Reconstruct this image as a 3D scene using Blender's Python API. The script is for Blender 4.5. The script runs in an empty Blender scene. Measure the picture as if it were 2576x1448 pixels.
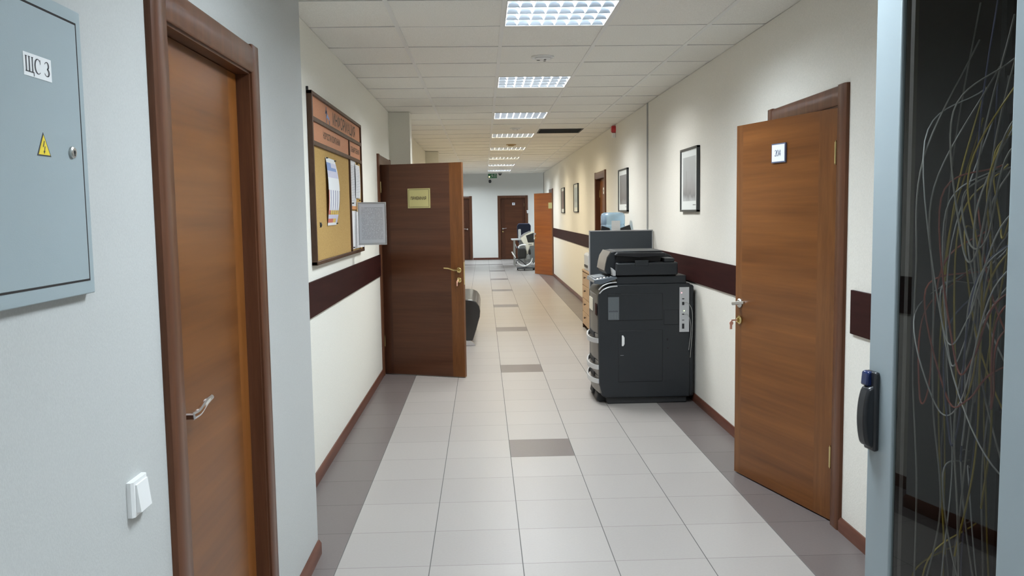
import bpy, math, random
from mathutils import Vector, Matrix
random.seed(7)
SC = bpy.context.scene
COL = SC.collection
R = math.radians

# ------------------------------------------------------------------ camera, world, exposure
FPX = 2126.75
CAM = bpy.data.cameras.new('camera')
CAM.sensor_fit = 'HORIZONTAL'; CAM.sensor_width = 36.0
CAM.lens = 36.0 * FPX / 2576.0
CAM.clip_start = 0.02; CAM.clip_end = 100
cam = bpy.data.objects.new('camera', CAM); COL.objects.link(cam)
_p, _y, _r = -0.088496, 0.032774, -0.014768
_f = Vector((math.sin(_y) * math.cos(_p), math.cos(_y) * math.cos(_p), math.sin(_p)))
_rt = Vector((math.cos(_y), -math.sin(_y), 0)); _up = _rt.cross(_f)
_c, _s = math.cos(_r), math.sin(_r)
_rt, _up = _c * _rt + _s * _up, -_s * _rt + _c * _up
_m = Matrix((_rt, _up, -_f)).transposed().to_4x4()
_m.translation = (0, 0, 1.50825)
cam.matrix_world = _m
SC.camera = cam

W = bpy.data.worlds.new('world'); SC.world = W; W.use_nodes = True
W.node_tree.nodes['Background'].inputs[0].default_value = (0.5, 0.55, 0.6, 1)
W.node_tree.nodes['Background'].inputs[1].default_value = 0.02
vs = SC.view_settings
vs.view_transform = 'Standard'; vs.look = 'None'; vs.gamma = 1.0; vs.use_curve_mapping = False
vs.exposure = 0.97
SC.cycles.max_bounces = 8; SC.cycles.diffuse_bounces = 5; SC.cycles.glossy_bounces = 3
SC.cycles.transmission_bounces = 4; SC.cycles.transparent_max_bounces = 8
SC.cycles.caustics_reflective = False; SC.cycles.caustics_refractive = False
SC.cycles.sample_clamp_indirect = 6.0
SC.cycles.use_denoising = True
SC.cycles.use_light_tree = True

COOL = (0.86, 0.965, 1.04); NEUT = (0.955, 0.985, 0.985); WARM = (1.0, 0.875, 0.64)
LAMP = 46.0           # watts of each louvre light

# ------------------------------------------------------------------ dimensions of the place
H = 2.575            # corridor ceiling
XN = -0.765          # near left wall
XL = -0.97           # far left wall
XR = 1.655           # right wall
YC = 3.70            # where the near left wall ends
Y0, Y1, YE = -2.5, 23.1, 27.6
GX, GY, GC = 0.12783, 4.97212, 0.6     # ceiling grid
TX, TY, TT = -0.65452, 5.1309, 0.4     # floor tile grid

# ------------------------------------------------------------------ materials
def lin(c):
    return tuple((v / 12.92 if v <= 0.04045 else ((v + 0.055) / 1.055) ** 2.4) for v in [k / 255 for k in c])

def new_mat(name):
    m = bpy.data.materials.new(name); m.use_nodes = True
    return m, m.node_tree, m.node_tree.nodes['Principled BSDF']

def flat(name, col, rough=0.5, metal=0.0, coat=0.0, spec=0.5, bump=0.0, bscale=300.0):
    m, nt, b = new_mat(name)
    b.inputs['Base Color'].default_value = (*col, 1)
    b.inputs['Roughness'].default_value = rough
    b.inputs['Metallic'].default_value = metal
    b.inputs['Coat Weight'].default_value = coat
    b.inputs['Specular IOR Level'].default_value = spec
    if bump:
        tc = nt.nodes.new('ShaderNodeTexCoord'); n = nt.nodes.new('ShaderNodeTexNoise')
        n.inputs['Scale'].default_value = bscale; n.inputs['Detail'].default_value = 3
        bp = nt.nodes.new('ShaderNodeBump'); bp.inputs['Strength'].default_value = bump; bp.inputs['Distance'].default_value = 0.002
        nt.links.new(tc.outputs['Object'], n.inputs['Vector']); nt.links.new(n.outputs['Fac'], bp.inputs['Height'])
        nt.links.new(bp.outputs['Normal'], b.inputs['Normal'])
    return m

def speckle(name, c1, c2, scale, rough=0.8, bump=0.15, stretch=(1, 1, 1), lo=0.35, hi=0.65):
    m, nt, b = new_mat(name)
    tc = nt.nodes.new('ShaderNodeTexCoord'); mp = nt.nodes.new('ShaderNodeMapping')
    mp.inputs['Scale'].default_value = stretch
    n = nt.nodes.new('ShaderNodeTexNoise'); n.inputs['Scale'].default_value = scale; n.inputs['Detail'].default_value = 4
    cr = nt.nodes.new('ShaderNodeValToRGB')
    cr.color_ramp.elements[0].position = lo; cr.color_ramp.elements[0].color = (*c1, 1)
    cr.color_ramp.elements[1].position = hi; cr.color_ramp.elements[1].color = (*c2, 1)
    bp = nt.nodes.new('ShaderNodeBump'); bp.inputs['Strength'].default_value = bump; bp.inputs['Distance'].default_value = 0.003
    L = nt.links.new
    L(tc.outputs['Object'], mp.inputs['Vector']); L(mp.outputs['Vector'], n.inputs['Vector'])
    L(n.outputs['Fac'], cr.inputs['Fac']); L(cr.outputs['Color'], b.inputs['Base Color'])
    L(n.outputs['Fac'], bp.inputs['Height']); L(bp.outputs['Normal'], b.inputs['Normal'])
    b.inputs['Roughness'].default_value = rough
    return m

def wood(name, c1, c2, stretch, rough=0.28, coat=0.25, scale=3.0, fig=0.72):
    """figured veneer: broad bands crossed with fine fibre, stretched along the grain"""
    m, nt, b = new_mat(name)
    L = nt.links.new
    tc = nt.nodes.new('ShaderNodeTexCoord')
    mp = nt.nodes.new('ShaderNodeMapping'); mp.inputs['Scale'].default_value = stretch
    n1 = nt.nodes.new('ShaderNodeTexNoise'); n1.inputs['Scale'].default_value = scale; n1.inputs['Detail'].default_value = 3; n1.inputs['Distortion'].default_value = 0.06
    n2 = nt.nodes.new('ShaderNodeTexNoise'); n2.inputs['Scale'].default_value = scale * 6; n2.inputs['Detail'].default_value = 2.5
    mx = nt.nodes.new('ShaderNodeMath'); mx.operation = 'MULTIPLY'; mx.inputs[1].default_value = fig
    m2 = nt.nodes.new('ShaderNodeMath'); m2.operation = 'MULTIPLY'; m2.inputs[1].default_value = 1 - fig
    ad = nt.nodes.new('ShaderNodeMath'); ad.operation = 'ADD'
    cr = nt.nodes.new('ShaderNodeValToRGB')
    cr.color_ramp.elements[0].position = 0.33; cr.color_ramp.elements[0].color = (*c1, 1)
    cr.color_ramp.elements[1].position = 0.67; cr.color_ramp.elements[1].color = (*c2, 1)
    L(tc.outputs['Object'], mp.inputs['Vector']); L(mp.outputs['Vector'], n1.inputs['Vector']); L(mp.outputs['Vector'], n2.inputs['Vector'])
    L(n1.outputs['Fac'], mx.inputs[0]); L(n2.outputs['Fac'], m2.inputs[0]); L(mx.outputs[0], ad.inputs[0]); L(m2.outputs[0], ad.inputs[1])
    L(ad.outputs[0], cr.inputs['Fac']); L(cr.outputs['Color'], b.inputs['Base Color'])
    b.inputs['Roughness'].default_value = rough
    b.inputs['Specular IOR Level'].default_value = 0.28; b.inputs['Roughness'].default_value = max(rough, 0.3)
    return m

def emit(name, col, s):
    m = bpy.data.materials.new(name); m.use_nodes = True
    nt = m.node_tree; nt.nodes.clear()
    e = nt.nodes.new('ShaderNodeEmission'); e.inputs[0].default_value = (*col, 1); e.inputs[1].default_value = s
    o = nt.nodes.new('ShaderNodeOutputMaterial'); nt.links.new(e.outputs[0], o.inputs[0])
    return m

def glassy(name, tint, ior=1.5, rough=0.0, diff=None, dmix=0.0):
    m = bpy.data.materials.new(name); m.use_nodes = True
    nt = m.node_tree; nt.nodes.clear(); L = nt.links.new
    t = nt.nodes.new('ShaderNodeBsdfTransparent'); t.inputs[0].default_value = (*tint, 1)
    g = nt.nodes.new('ShaderNodeBsdfGlossy'); g.inputs['Roughness'].default_value = rough
    f = nt.nodes.new('ShaderNodeFresnel'); f.inputs[0].default_value = ior
    mx = nt.nodes.new('ShaderNodeMixShader'); o = nt.nodes.new('ShaderNodeOutputMaterial')
    src = t.outputs[0]
    if diff:
        d = nt.nodes.new('ShaderNodeBsdfDiffuse'); d.inputs[0].default_value = (*diff, 1)
        m0 = nt.nodes.new('ShaderNodeMixShader'); m0.inputs[0].default_value = dmix
        L(t.outputs[0], m0.inputs[1]); L(d.outputs[0], m0.inputs[2]); src = m0.outputs[0]
    ge = nt.nodes.new('ShaderNodeNewGeometry'); k = N(nt)       # reflect on the outer face only
    fac = k.m('MULTIPLY', f.outputs[0], k.m('SUBTRACT', 1.0, ge.outputs['Backfacing']))
    L(fac, mx.inputs[0]); L(src, mx.inputs[1]); L(g.outputs[0], mx.inputs[2]); L(mx.outputs[0], o.inputs[0])
    return m

class N:
    """tiny math-node helper"""
    def __init__(s, nt): s.nt = nt
    def m(s, op, a, b=None, c=None):
        n = s.nt.nodes.new('ShaderNodeMath'); n.operation = op
        for i, v in enumerate((a, b, c)):
            if v is None: continue
            if isinstance(v, (int, float)): n.inputs[i].default_value = v
            else: s.nt.links.new(v, n.inputs[i])
        return n.outputs[0]
    def mix(s, f, a, b):
        n = s.nt.nodes.new('ShaderNodeMix'); n.data_type = 'RGBA'
        if isinstance(f, (int, float)): n.inputs[0].default_value = f
        else: s.nt.links.new(f, n.inputs[0])
        for i, v in ((6, a), (7, b)):
            if isinstance(v, tuple): n.inputs[i].default_value = (*v, 1)
            else: s.nt.links.new(v, n.inputs[i])
        return n.outputs[2]

def floor_material():
    m, nt, b = new_mat('floor_tiles'); k = N(nt); L = nt.links.new
    tc = nt.nodes.new('ShaderNodeTexCoord'); sp = nt.nodes.new('ShaderNodeSeparateXYZ'); L(tc.outputs['Object'], sp.inputs[0])
    u = k.m('DIVIDE', k.m('SUBTRACT', sp.outputs[0], TX), TT)
    v = k.m('DIVIDE', k.m('SUBTRACT', sp.outputs[1], TY), TT)
    iu, iv = k.m('FLOOR', u), k.m('FLOOR', v)
    fu, fv = k.m('SUBTRACT', u, iu), k.m('SUBTRACT', v, iv)
    du = k.m('MINIMUM', fu, k.m('SUBTRACT', 1.0, fu)); dv = k.m('MINIMUM', fv, k.m('SUBTRACT', 1.0, fv))
    gu = k.m('LESS_THAN', du, 0.0052); gv = k.m('LESS_THAN', dv, 0.0038)
    inner = k.m('MULTIPLY', k.m('GREATER_THAN', u, 0.0), k.m('LESS_THAN', u, 5.0))
    # the lengthwise joints inside the dark border do not show
    gu = k.m('MULTIPLY', gu, k.m('MULTIPLY', k.m('GREATER_THAN', u, -0.02), k.m('LESS_THAN', u, 5.02)))
    lobby = k.m('GREATER_THAN', v, 49.0)
    row7 = k.m('LESS_THAN', k.m('ABSOLUTE', k.m('SUBTRACT', k.m('FLOORED_MODULO', k.m('ADD', iv, 0.5), 7.0), 0.5)), 0.25)
    acc = k.m('MULTIPLY', row7, k.m('LESS_THAN', k.m('ABSOLUTE', k.m('SUBTRACT', iu, 2.0)), 0.25))
    band = k.m('MULTIPLY', k.m('LESS_THAN', k.m('ABSOLUTE', k.m('SUBTRACT', iv, 49.0)), 0.25), k.m('LESS_THAN', u, 3.0))
    border = k.m('MULTIPLY', k.m('SUBTRACT', 1.0, inner), k.m('SUBTRACT', 1.0, lobby))
    dark = k.m('MINIMUM', 1.0, k.m('ADD', border, k.m('ADD', acc, band)))
    wn = nt.nodes.new('ShaderNodeTexWhiteNoise'); wn.noise_dimensions = '2D'
    cv = nt.nodes.new('ShaderNodeCombineXYZ'); L(iu, cv.inputs[0]); L(iv, cv.inputs[1]); L(cv.outputs[0], wn.inputs['Vector'])
    no = nt.nodes.new('ShaderNodeTexNoise'); no.inputs['Scale'].default_value = 90; no.inputs['Detail'].default_value = 3
    L(tc.outputs['Object'], no.inputs['Vector'])
    var = k.m('ADD', k.m('MULTIPLY', wn.outputs['Value'], 0.4), k.m('MULTIPLY', no.outputs['Fac'], 0.6))
    light = k.mix(var, (0.335, 0.310, 0.292), (0.395, 0.370, 0.348))
    drk = k.mix(var, (0.135, 0.112, 0.108), (0.175, 0.15, 0.145))
    c = k.mix(dark, light, drk)
    c = k.mix(k.m('MULTIPLY', gv, 0.78), c, k.mix(dark, (0.17, 0.145, 0.14), (0.075, 0.064, 0.06)))
    c = k.mix(gu, c, (0.13, 0.125, 0.12))
    L(c, b.inputs['Base Color'])
    g = k.m('MAXIMUM', gu, gv)
    b.inputs['Specular IOR Level'].default_value = 0.22
    L(k.m('ADD', 0.33, k.m('MULTIPLY', g, 0.5)), b.inputs['Roughness'])
    bp = nt.nodes.new('ShaderNodeBump'); bp.inputs['Strength'].default_value = 0.25; bp.inputs['Distance'].default_value = 0.002
    L(k.m('SUBTRACT', 1.0, g), bp.inputs['Height']); L(bp.outputs['Normal'], b.inputs['Normal'])
    return m

def lines_material(name, paper, ink, pitch, margin=(0.1, 0.9, 0.08, 0.92), w=0.2, h=0.3, duty=0.4):
    """a sheet of unreadable small print: broken rows of grey on paper (object X,Z in metres)"""
    m, nt, b = new_mat(name); k = N(nt); L = nt.links.new
    tc = nt.nodes.new('ShaderNodeTexCoord'); sp = nt.nodes.new('ShaderNodeSeparateXYZ'); L(tc.outputs['Object'], sp.inputs[0])
    row = k.m('DIVIDE', sp.outputs[2], pitch); fr = k.m('FRACT', row)
    on = k.m('LESS_THAN', fr, duty)
    cx = nt.nodes.new('ShaderNodeCombineXYZ')
    L(k.m('MULTIPLY', sp.outputs[0], 160.0), cx.inputs[0]); L(k.m('MULTIPLY', k.m('FLOOR', row), 7.3), cx.inputs[1])
    no = nt.nodes.new('ShaderNodeTexNoise'); no.inputs['Scale'].default_value = 1.0; no.inputs['Detail'].default_value = 1
    L(cx.outputs[0], no.inputs['Vector'])
    word = k.m('GREATER_THAN', no.outputs['Fac'], 0.42)
    inx = k.m('LESS_THAN', k.m('ABSOLUTE', sp.outputs[0]), w * 0.40)
    inz = k.m('LESS_THAN', k.m('ABSOLUTE', sp.outputs[2]), h * 0.42)
    f = k.m('MULTIPLY', k.m('MULTIPLY', on, word), k.m('MULTIPLY', inx, inz))
    L(k.mix(k.m('MULTIPLY', f, 0.8), paper, ink), b.inputs['Base Color'])
    b.inputs['Roughness'].default_value = 0.6
    return m

def picture_material(name, top, mid, low, seed, w, h):
    """a grey landscape print: pale sky, dim trees, pale ground"""
    m, nt, b = new_mat(name); k = N(nt); L = nt.links.new
    tc = nt.nodes.new('ShaderNodeTexCoord'); sp = nt.nodes.new('ShaderNodeSeparateXYZ'); L(tc.outputs['Object'], sp.inputs[0])
    mp = nt.nodes.new('ShaderNodeMapping'); mp.inputs['Location'].default_value = (seed, seed * 2, seed * .3); mp.inputs['Scale'].default_value = (9, 1, 7)
    L(tc.outputs['Object'], mp.inputs[0])
    no = nt.nodes.new('ShaderNodeTexNoise'); no.inputs['Scale'].default_value = 1.0; no.inputs['Detail'].default_value = 5; L(mp.outputs[0], no.inputs['Vector'])
    t = k.m('ADD', k.m('DIVIDE', sp.outputs[2], h), k.m('MULTIPLY', k.m('SUBTRACT', no.outputs['Fac'], 0.5), 0.5))
    cr = nt.nodes.new('ShaderNodeValToRGB')
    e = cr.color_ramp.elements
    e[0].position = 0.02; e[0].color = (*top, 1); e[1].position = 1.0; e[1].color = (*top, 1)
    for p, c in ((0.16, low), (0.30, mid), (0.55, tuple((a + b2) / 2 for a, b2 in zip(mid, top)))):
        q = e.new(p); q.color = (*c, 1)
    tower = k.m('MULTIPLY', k.m('LESS_THAN', k.m('ABSOLUTE', k.m('ADD', sp.outputs[0], w * 0.22)), w * 0.035), k.m('LESS_THAN', sp.outputs[2], h * 0.68))
    L(k.m('ADD', t, 0.0), cr.inputs['Fac'])
    L(k.mix(k.m('MULTIPLY', tower, 0.35), cr.outputs['Color'], low), b.inputs['Base Color'])
    b.inputs['Roughness'].default_value = 0.35
    return m

M = {}
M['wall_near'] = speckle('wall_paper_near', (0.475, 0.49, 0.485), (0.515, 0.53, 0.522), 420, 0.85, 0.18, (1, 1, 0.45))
M['wall_left'] = speckle('wall_paper_left', (0.785, 0.78, 0.715), (0.85, 0.845, 0.78), 260, 0.85, 0.3, (1, 1, 0.45))
M['wall_right'] = speckle('wall_paper_right', (0.735, 0.715, 0.655), (0.805, 0.78, 0.72), 260, 0.85, 0.3, (1, 1, 0.45))
M['wall_end'] = speckle('wall_paper_end', (0.75, 0.75, 0.71), (0.81, 0.81, 0.77), 260, 0.85, 0.3)
M['tile'] = speckle('ceiling_tile', (0.80, 0.79, 0.745), (0.90, 0.89, 0.845), 170, 0.9, 0.25)
M['tee'] = flat('ceiling_tee', (0.80, 0.80, 0.78), 0.45)
M['plenum'] = flat('plenum_dark', (0.05, 0.05, 0.05), 0.9)
M['floor'] = floor_material()
M['leaf'] = wood('door_veneer', (0.105, 0.035, 0.008), (0.205, 0.075, 0.018), (0.16, 0.16, 4.0), 0.22, 0.3, 2.4)
M['stile'] = wood('door_stile', (0.115, 0.041, 0.012), (0.185, 0.072, 0.021), (9.0, 9.0, 0.8), 0.22, 0.35, 3.0)
M['stile_or'] = wood('door_stile_orange', (0.19, 0.065, 0.014), (0.26, 0.095, 0.022), (9.0, 9.0, 0.8), 0.22, 0.35, 3.0)
M['leaf_dk'] = wood('door_veneer_dark', (0.066, 0.024, 0.012), (0.105, 0.042, 0.022), (0.16, 0.16, 4.0), 0.2, 0.4, 2.6)
M['stile_dk'] = wood('door_stile_dark', (0.055, 0.02, 0.011), (0.08, 0.031, 0.017), (9.0, 9.0, 0.8), 0.2, 0.4, 3.0)
M['leaf_or'] = wood('door_veneer_orange', (0.20, 0.048, 0.005), (0.34, 0.098, 0.010), (0.16, 0.16, 6.0), 0.25, 0.3, 2.6)
M['casing'] = wood('casing_wood', (0.08, 0.032, 0.017), (0.13, 0.053, 0.027), (12.0, 12.0, 0.7), 0.3, 0.3, 3.0)
M['rail'] = wood('rail_wood', (0.022, 0.0055, 0.005), (0.036, 0.0095, 0.008), (9.0, 0.8, 9.0), 0.6, 0.0, 3.0)
M['rail'].node_tree.nodes['Principled BSDF'].inputs['Specular IOR Level'].default_value = 0.1
M['base'] = wood('baseboard_wood', (0.085, 0.030, 0.019), (0.14, 0.053, 0.033), (9.0, 0.7, 9.0), 0.35, 0.2, 3.0)
M['dkwood'] = wood('board_frame_wood', (0.055, 0.028, 0.016), (0.10, 0.052, 0.03), (6.0, 6.0, 2.0), 0.4, 0.1, 3.0)
M['beech'] = wood('beech_wood', (0.42, 0.27, 0.15), (0.56, 0.37, 0.21), (1.0, 1.0, 5.0), 0.45, 0.05, 3.0)
M['brown_edge'] = flat('brown_edge', (0.07, 0.035, 0.015), 0.5)
M['brass'] = flat('brass', (0.72, 0.58, 0.28), 0.18, 1.0)
M['chrome'] = flat('chrome', (0.78, 0.78, 0.80), 0.14, 1.0)
M['steel'] = flat('brushed_steel', (0.6, 0.6, 0.58), 0.35, 1.0)
M['copper'] = flat('pink_key', (0.75, 0.42, 0.33), 0.4)
M['panel'] = flat('panel_paint', (0.325, 0.395, 0.425), 0.42, bump=0.08, bscale=420)
M['gap'] = flat('gap_black', (0.02, 0.017, 0.017), 0.9)
M['white'] = flat('white_plastic', (0.82, 0.83, 0.83), 0.35)
M['paper'] = flat('paper', (0.82, 0.84, 0.86), 0.7)
M['cream'] = flat('cream_plastic', (0.75, 0.72, 0.60), 0.4)
M['ink'] = flat('ink', (0.05, 0.05, 0.06), 0.6)
M['inkblue'] = flat('ink_blue', (0.10, 0.12, 0.20), 0.6)
M['inkbrown'] = flat('ink_brown', (0.055, 0.034, 0.018), 0.6)
M['yellow'] = flat('warning_yellow', (0.85, 0.66, 0.05), 0.4)
M['black'] = flat('black_plastic', (0.014, 0.015, 0.018), 0.32)
M['softblack'] = flat('black_matt', (0.02, 0.021, 0.023), 0.6)
M['copier'] = flat('copier_charcoal', (0.017, 0.020, 0.024), 0.42, bump=0.05, bscale=500)
M['copier_line'] = flat('copier_joint', (0.010, 0.010, 0.012), 0.7)
M['copier_front'] = flat('copier_front', (0.17, 0.155, 0.14), 0.35)
M['copier_top'] = flat('copier_key_panel', (0.11, 0.13, 0.155), 0.25)
M['grey'] = flat('grey_plastic', (0.30, 0.30, 0.31), 0.4)
M['ltgrey'] = flat('light_grey', (0.52, 0.53, 0.54), 0.35)
M['silver'] = flat('silver_plastic', (0.62, 0.63, 0.64), 0.28, 0.3)
M['sticker'] = flat('grey_sticker', (0.115, 0.13, 0.14), 0.5)
M['screen'] = flat('screen_fabric', (0.026, 0.033, 0.040), 0.6, bump=0.1, bscale=600)
M['cork'] = speckle('cork', (0.40, 0.245, 0.073), (0.50, 0.325, 0.11), 200, 0.9, 0.2)
M['header'] = speckle('header_salmon', (0.48, 0.215, 0.115), (0.55, 0.26, 0.145), 160, 0.7, 0.05)
M['framedark'] = flat('picture_frame', (0.03, 0.035, 0.038), 0.35)
M['mat'] = flat('picture_mat', (0.74, 0.77, 0.76), 0.6)
M['red'] = flat('alarm_red', (0.55, 0.03, 0.04), 0.35)
M['conduit'] = flat('conduit_grey', (0.42, 0.43, 0.43), 0.5)
M['alu'] = flat('cabinet_paint', (0.275, 0.325, 0.345), 0.4)
M['cabdark'] = flat('cabinet_inside', (0.035, 0.034, 0.034), 0.6)
M['glass'] = glassy('smoked_glass', (0.64, 0.64, 0.62))
M['handleblue'] = flat('handle_blue', (0.010, 0.02, 0.075), 0.15)
M['leather'] = flat('black_leather', (0.03, 0.027, 0.025), 0.28, coat=0.3)
M['bottle'] = glassy('blue_bottle', (0.72, 0.86, 0.96), 1.3, 0.08, (0.45, 0.62, 0.78), 0.35)
M['acrylic'] = glassy('clear_acrylic', (0.86, 0.88, 0.90), 1.45, 0.1, (0.6, 0.62, 0.66), 0.25)
M['green'] = flat('exit_green', (0.02, 0.16, 0.07), 0.4)
M['reflector'] = flat('louvre_aluminium', (0.60, 0.67, 0.75), 0.28, 1.0)
M['wedge'] = flat('louvre_white', (0.86, 0.87, 0.88), 0.5)
M['housing'] = flat('light_housing', (0.85, 0.86, 0.86), 0.5)
KIND = {'cool': (COOL, 1.0), 'neut': (NEUT, 1.0), 'warm': (WARM, 0.72), 'lobby': (COOL, 1.6)}
for kd_, (c_, p_) in KIND.items():
    M[kd_] = emit('tube_' + kd_, c_, 14.0); M[kd_].cycles.emission_sampling = 'NONE'
M['led_red'] = emit('led_red', (1, 0.15, 0.2), 4); M['led_green'] = emit('led_green', (0.6, 1, 0.2), 4); M['key_glow'] = emit('key_glow', (1, 0.9, 0.75), 2.0)
M['exit_lamp'] = emit('exit_lamp', (1.0, 0.6, 0.25), 3)
M['navy'] = flat('navy_fabric', (0.018, 0.024, 0.055), 0.7)
M['mesh'] = flat('black_mesh', (0.018, 0.018, 0.016), 0.7)
M['deskgrey'] = flat('desk_grey', (0.28, 0.29, 0.28), 0.5)
M['tan'] = flat('tan_note', (0.45, 0.32, 0.16), 0.7)
M['orange'] = flat('orange_note', (0.6, 0.27, 0.1), 0.7)
M['pblue'] = flat('poster_blue', (0.22, 0.33, 0.62), 0.5); M['pred'] = flat('poster_red', (0.58, 0.16, 0.12), 0.5)
M['pyel'] = flat('poster_yellow', (0.75, 0.52, 0.12), 0.5); M['plilac'] = flat('poster_lilac', (0.62, 0.62, 0.76), 0.5)
M['cy'] = flat('cord_yellow', (0.55, 0.42, 0.06), 0.4); M['cg'] = flat('cord_grey', (0.42, 0.42, 0.40), 0.4)
M['cr'] = flat('cord_red', (0.42, 0.10, 0.07), 0.4); M['cw'] = flat('cord_white', (0.75, 0.76, 0.78), 0.4); M['cb'] = flat('cord_blue', (0.10, 0.11, 0.22), 0.4)

# ------------------------------------------------------------------ geometry helpers
class MB:
    def __init__(s): s.v = []; s.f = []; s.m = []; s.cur = 0
    def mat(s, i): s.cur = i; return s
    def add(s, vs, fs):
        o = len(s.v); s.v += [tuple(p) for p in vs]
        for f in fs: s.f.append([o + i for i in f]); s.m.append(s.cur)
        return s
    def box(s, x0, x1, y0, y1, z0, z1):
        x0, x1 = min(x0, x1), max(x0, x1); y0, y1 = min(y0, y1), max(y0, y1); z0, z1 = min(z0, z1), max(z0, z1)
        p = [(x, y, z) for z in (z0, z1) for y in (y0, y1) for x in (x0, x1)]
        return s.add(p, [(0, 2, 3, 1), (4, 5, 7, 6), (0, 1, 5, 4), (2, 6, 7, 3), (0, 4, 6, 2), (1, 3, 7, 5)])
    def poly(s, pts): return s.add(pts, [tuple(range(len(pts)))])
    def prism(s, pts, ax, a, b):
        """extrude a 2-D outline (other two axes in x,y,z order) along axis ax from a to b"""
        def P(q, t):
            q = list(q); q.insert(ax, t); return q
        n = len(pts)
        ar = sum(pts[i][0] * pts[(i + 1) % n][1] - pts[(i + 1) % n][0] * pts[i][1] for i in range(n))
        if (ar < 0) != (ax == 1): pts = pts[::-1]
        vs = [P(q, a) for q in pts] + [P(q, b) for q in pts]
        fs = [tuple(range(n))[::-1], tuple(range(n, 2 * n))] + [(i, (i + 1) % n, n + (i + 1) % n, n + i) for i in range(n)]
        if a > b: fs = [f[::-1] for f in fs]
        return s.add(vs, fs)
    def tube(s, pts, r, seg=8, caps=True, flat=1.0):
        pts = [Vector(p) for p in pts]; n = len(pts)
        rs = r if isinstance(r, (list, tuple)) else [r] * n
        t0 = (pts[1] - pts[0]).normalized()
        up = Vector((0, 0, 1)) if abs(t0.z) < 0.9 else Vector((1, 0, 0))
        a = t0.cross(up).normalized(); vs = []
        for i, p in enumerate(pts):
            t = (pts[min(i + 1, n - 1)] - pts[max(i - 1, 0)]).normalized()
            a = (a - t * a.dot(t)).normalized(); b = t.cross(a)
            for j in range(seg):
                w = 2 * math.pi * j / seg
                vs.append(p + (a * math.cos(w) + b * math.sin(w) * flat) * rs[i])
        fs = [(i * seg + j, i * seg + (j + 1) % seg, (i + 1) * seg + (j + 1) % seg, (i + 1) * seg + j) for i in range(n - 1) for j in range(seg)]
        if caps: fs += [tuple(range(seg))[::-1], tuple((n - 1) * seg + j for j in range(seg))]
        return s.add(vs, fs)
    def lathe(s, prof, c, ax=2, seg=24):
        """prof: (radius, height) list about axis ax through c"""
        vs = []
        for r, h in prof:
            for j in range(seg):
                w = 2 * math.pi * j / seg; q = [r * math.cos(w), r * math.sin(w)]; q.insert(ax, h)
                vs.append(tuple(c[i] + q[i] for i in range(3)))
        n = len(prof)
        fs = [(i * seg + j, i * seg + (j + 1) % seg, (i + 1) * seg + (j + 1) % seg, (i + 1) * seg + j) for i in range(n - 1) for j in range(seg)]
        fs += [tuple(range(seg))[::-1], tuple((n - 1) * seg + j for j in range(seg))]
        if ax == 1: fs = [f[::-1] for f in fs]
        return s.add(vs, fs)
    def text(s, body, x, y, z, height, width=None, bold=0.0):
        """lettering on a face that looks along -Y: baseline centre at (x, z), cap height in metres"""
        cu = bpy.data.curves.new('lettering', 'FONT'); cu.body = body; cu.size = 1; cu.align_x = 'CENTER'; cu.offset = bold
        ob = bpy.data.objects.new('lettering', cu); COL.objects.link(ob)
        me = bpy.data.meshes.new_from_object(ob.evaluated_get(bpy.context.evaluated_depsgraph_get()))
        xs = [v.co.x for v in me.vertices]; w0 = max(xs) - min(xs); cx = (max(xs) + min(xs)) / 2
        k = height / 0.70; kx = (width / w0) if width else k
        s.add([(x + (v.co.x - cx) * kx, y, z + v.co.y * k) for v in me.vertices], [tuple(p.vertices) for p in me.polygons])
        bpy.data.objects.remove(ob); bpy.data.curves.remove(cu); bpy.data.meshes.remove(me)
        return s
    def stroke(s, pts, ws, y):
        """flat brush stroke in the XZ plane facing -Y, a width for each point"""
        n = len(pts); vs = []
        for i, (px, pz) in enumerate(pts):
            a = pts[max(i - 1, 0)]; b = pts[min(i + 1, n - 1)]
            dx, dz = b[0] - a[0], b[1] - a[1]; l = math.hypot(dx, dz) or 1
            w = (ws[i] if isinstance(ws, (list, tuple)) else ws) / 2
            vs += [(px - dz / l * w, y, pz + dx / l * w), (px + dz / l * w, y, pz - dx / l * w)]
        return s.add(vs, [(2 * i, 2 * i + 1, 2 * i + 3, 2 * i + 2) for i in range(n - 1)])
    def build(s, name, mats, parent=None, bevel=0.0, seg=2, smooth=35, off=None, origin=None, kind=None):
        me = bpy.data.meshes.new(name)
        o3 = Vector(off) if off is not None else Vector((0, 0, 0))
        g = Vector(origin) if origin is not None else Vector((0, 0, 0))
        me.from_pydata([tuple(Vector(p) - o3 - g) for p in s.v], [], s.f)
        for m_ in (mats if isinstance(mats, (list, tuple)) else [mats]): me.materials.append(M[m_] if isinstance(m_, str) else m_)
        for i, p in enumerate(me.polygons): p.material_index = s.m[i]; p.use_smooth = True
        me.update(); me.set_sharp_from_angle(angle=R(smooth))
        ob = bpy.data.objects.new(name, me); COL.objects.link(ob)
        ob.location = g
        if parent: ob.parent = parent
        if bevel:
            bm = ob.modifiers.new('edge', 'BEVEL'); bm.width = bevel; bm.segments = seg; bm.limit_method = 'ANGLE'; bm.angle_limit = R(40)
        if kind: ob['kind'] = kind
        return ob

def tag(o, label=None, cat=None, group=None, kind=None):
    if label: o['label'] = label
    if cat: o['category'] = cat
    if group: o['group'] = group
    if kind: o['kind'] = kind
    return o

def thing(name, loc, rz=0, label=None, cat=None, group=None, kind=None):
    o = bpy.data.objects.new(name, None); COL.objects.link(o); o.empty_display_size = 0.1
    o.location = loc; o.rotation_euler = (0, 0, R(rz))
    return tag(o, label, cat, group, kind)

def B(*a): return MB().box(*a)

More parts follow.
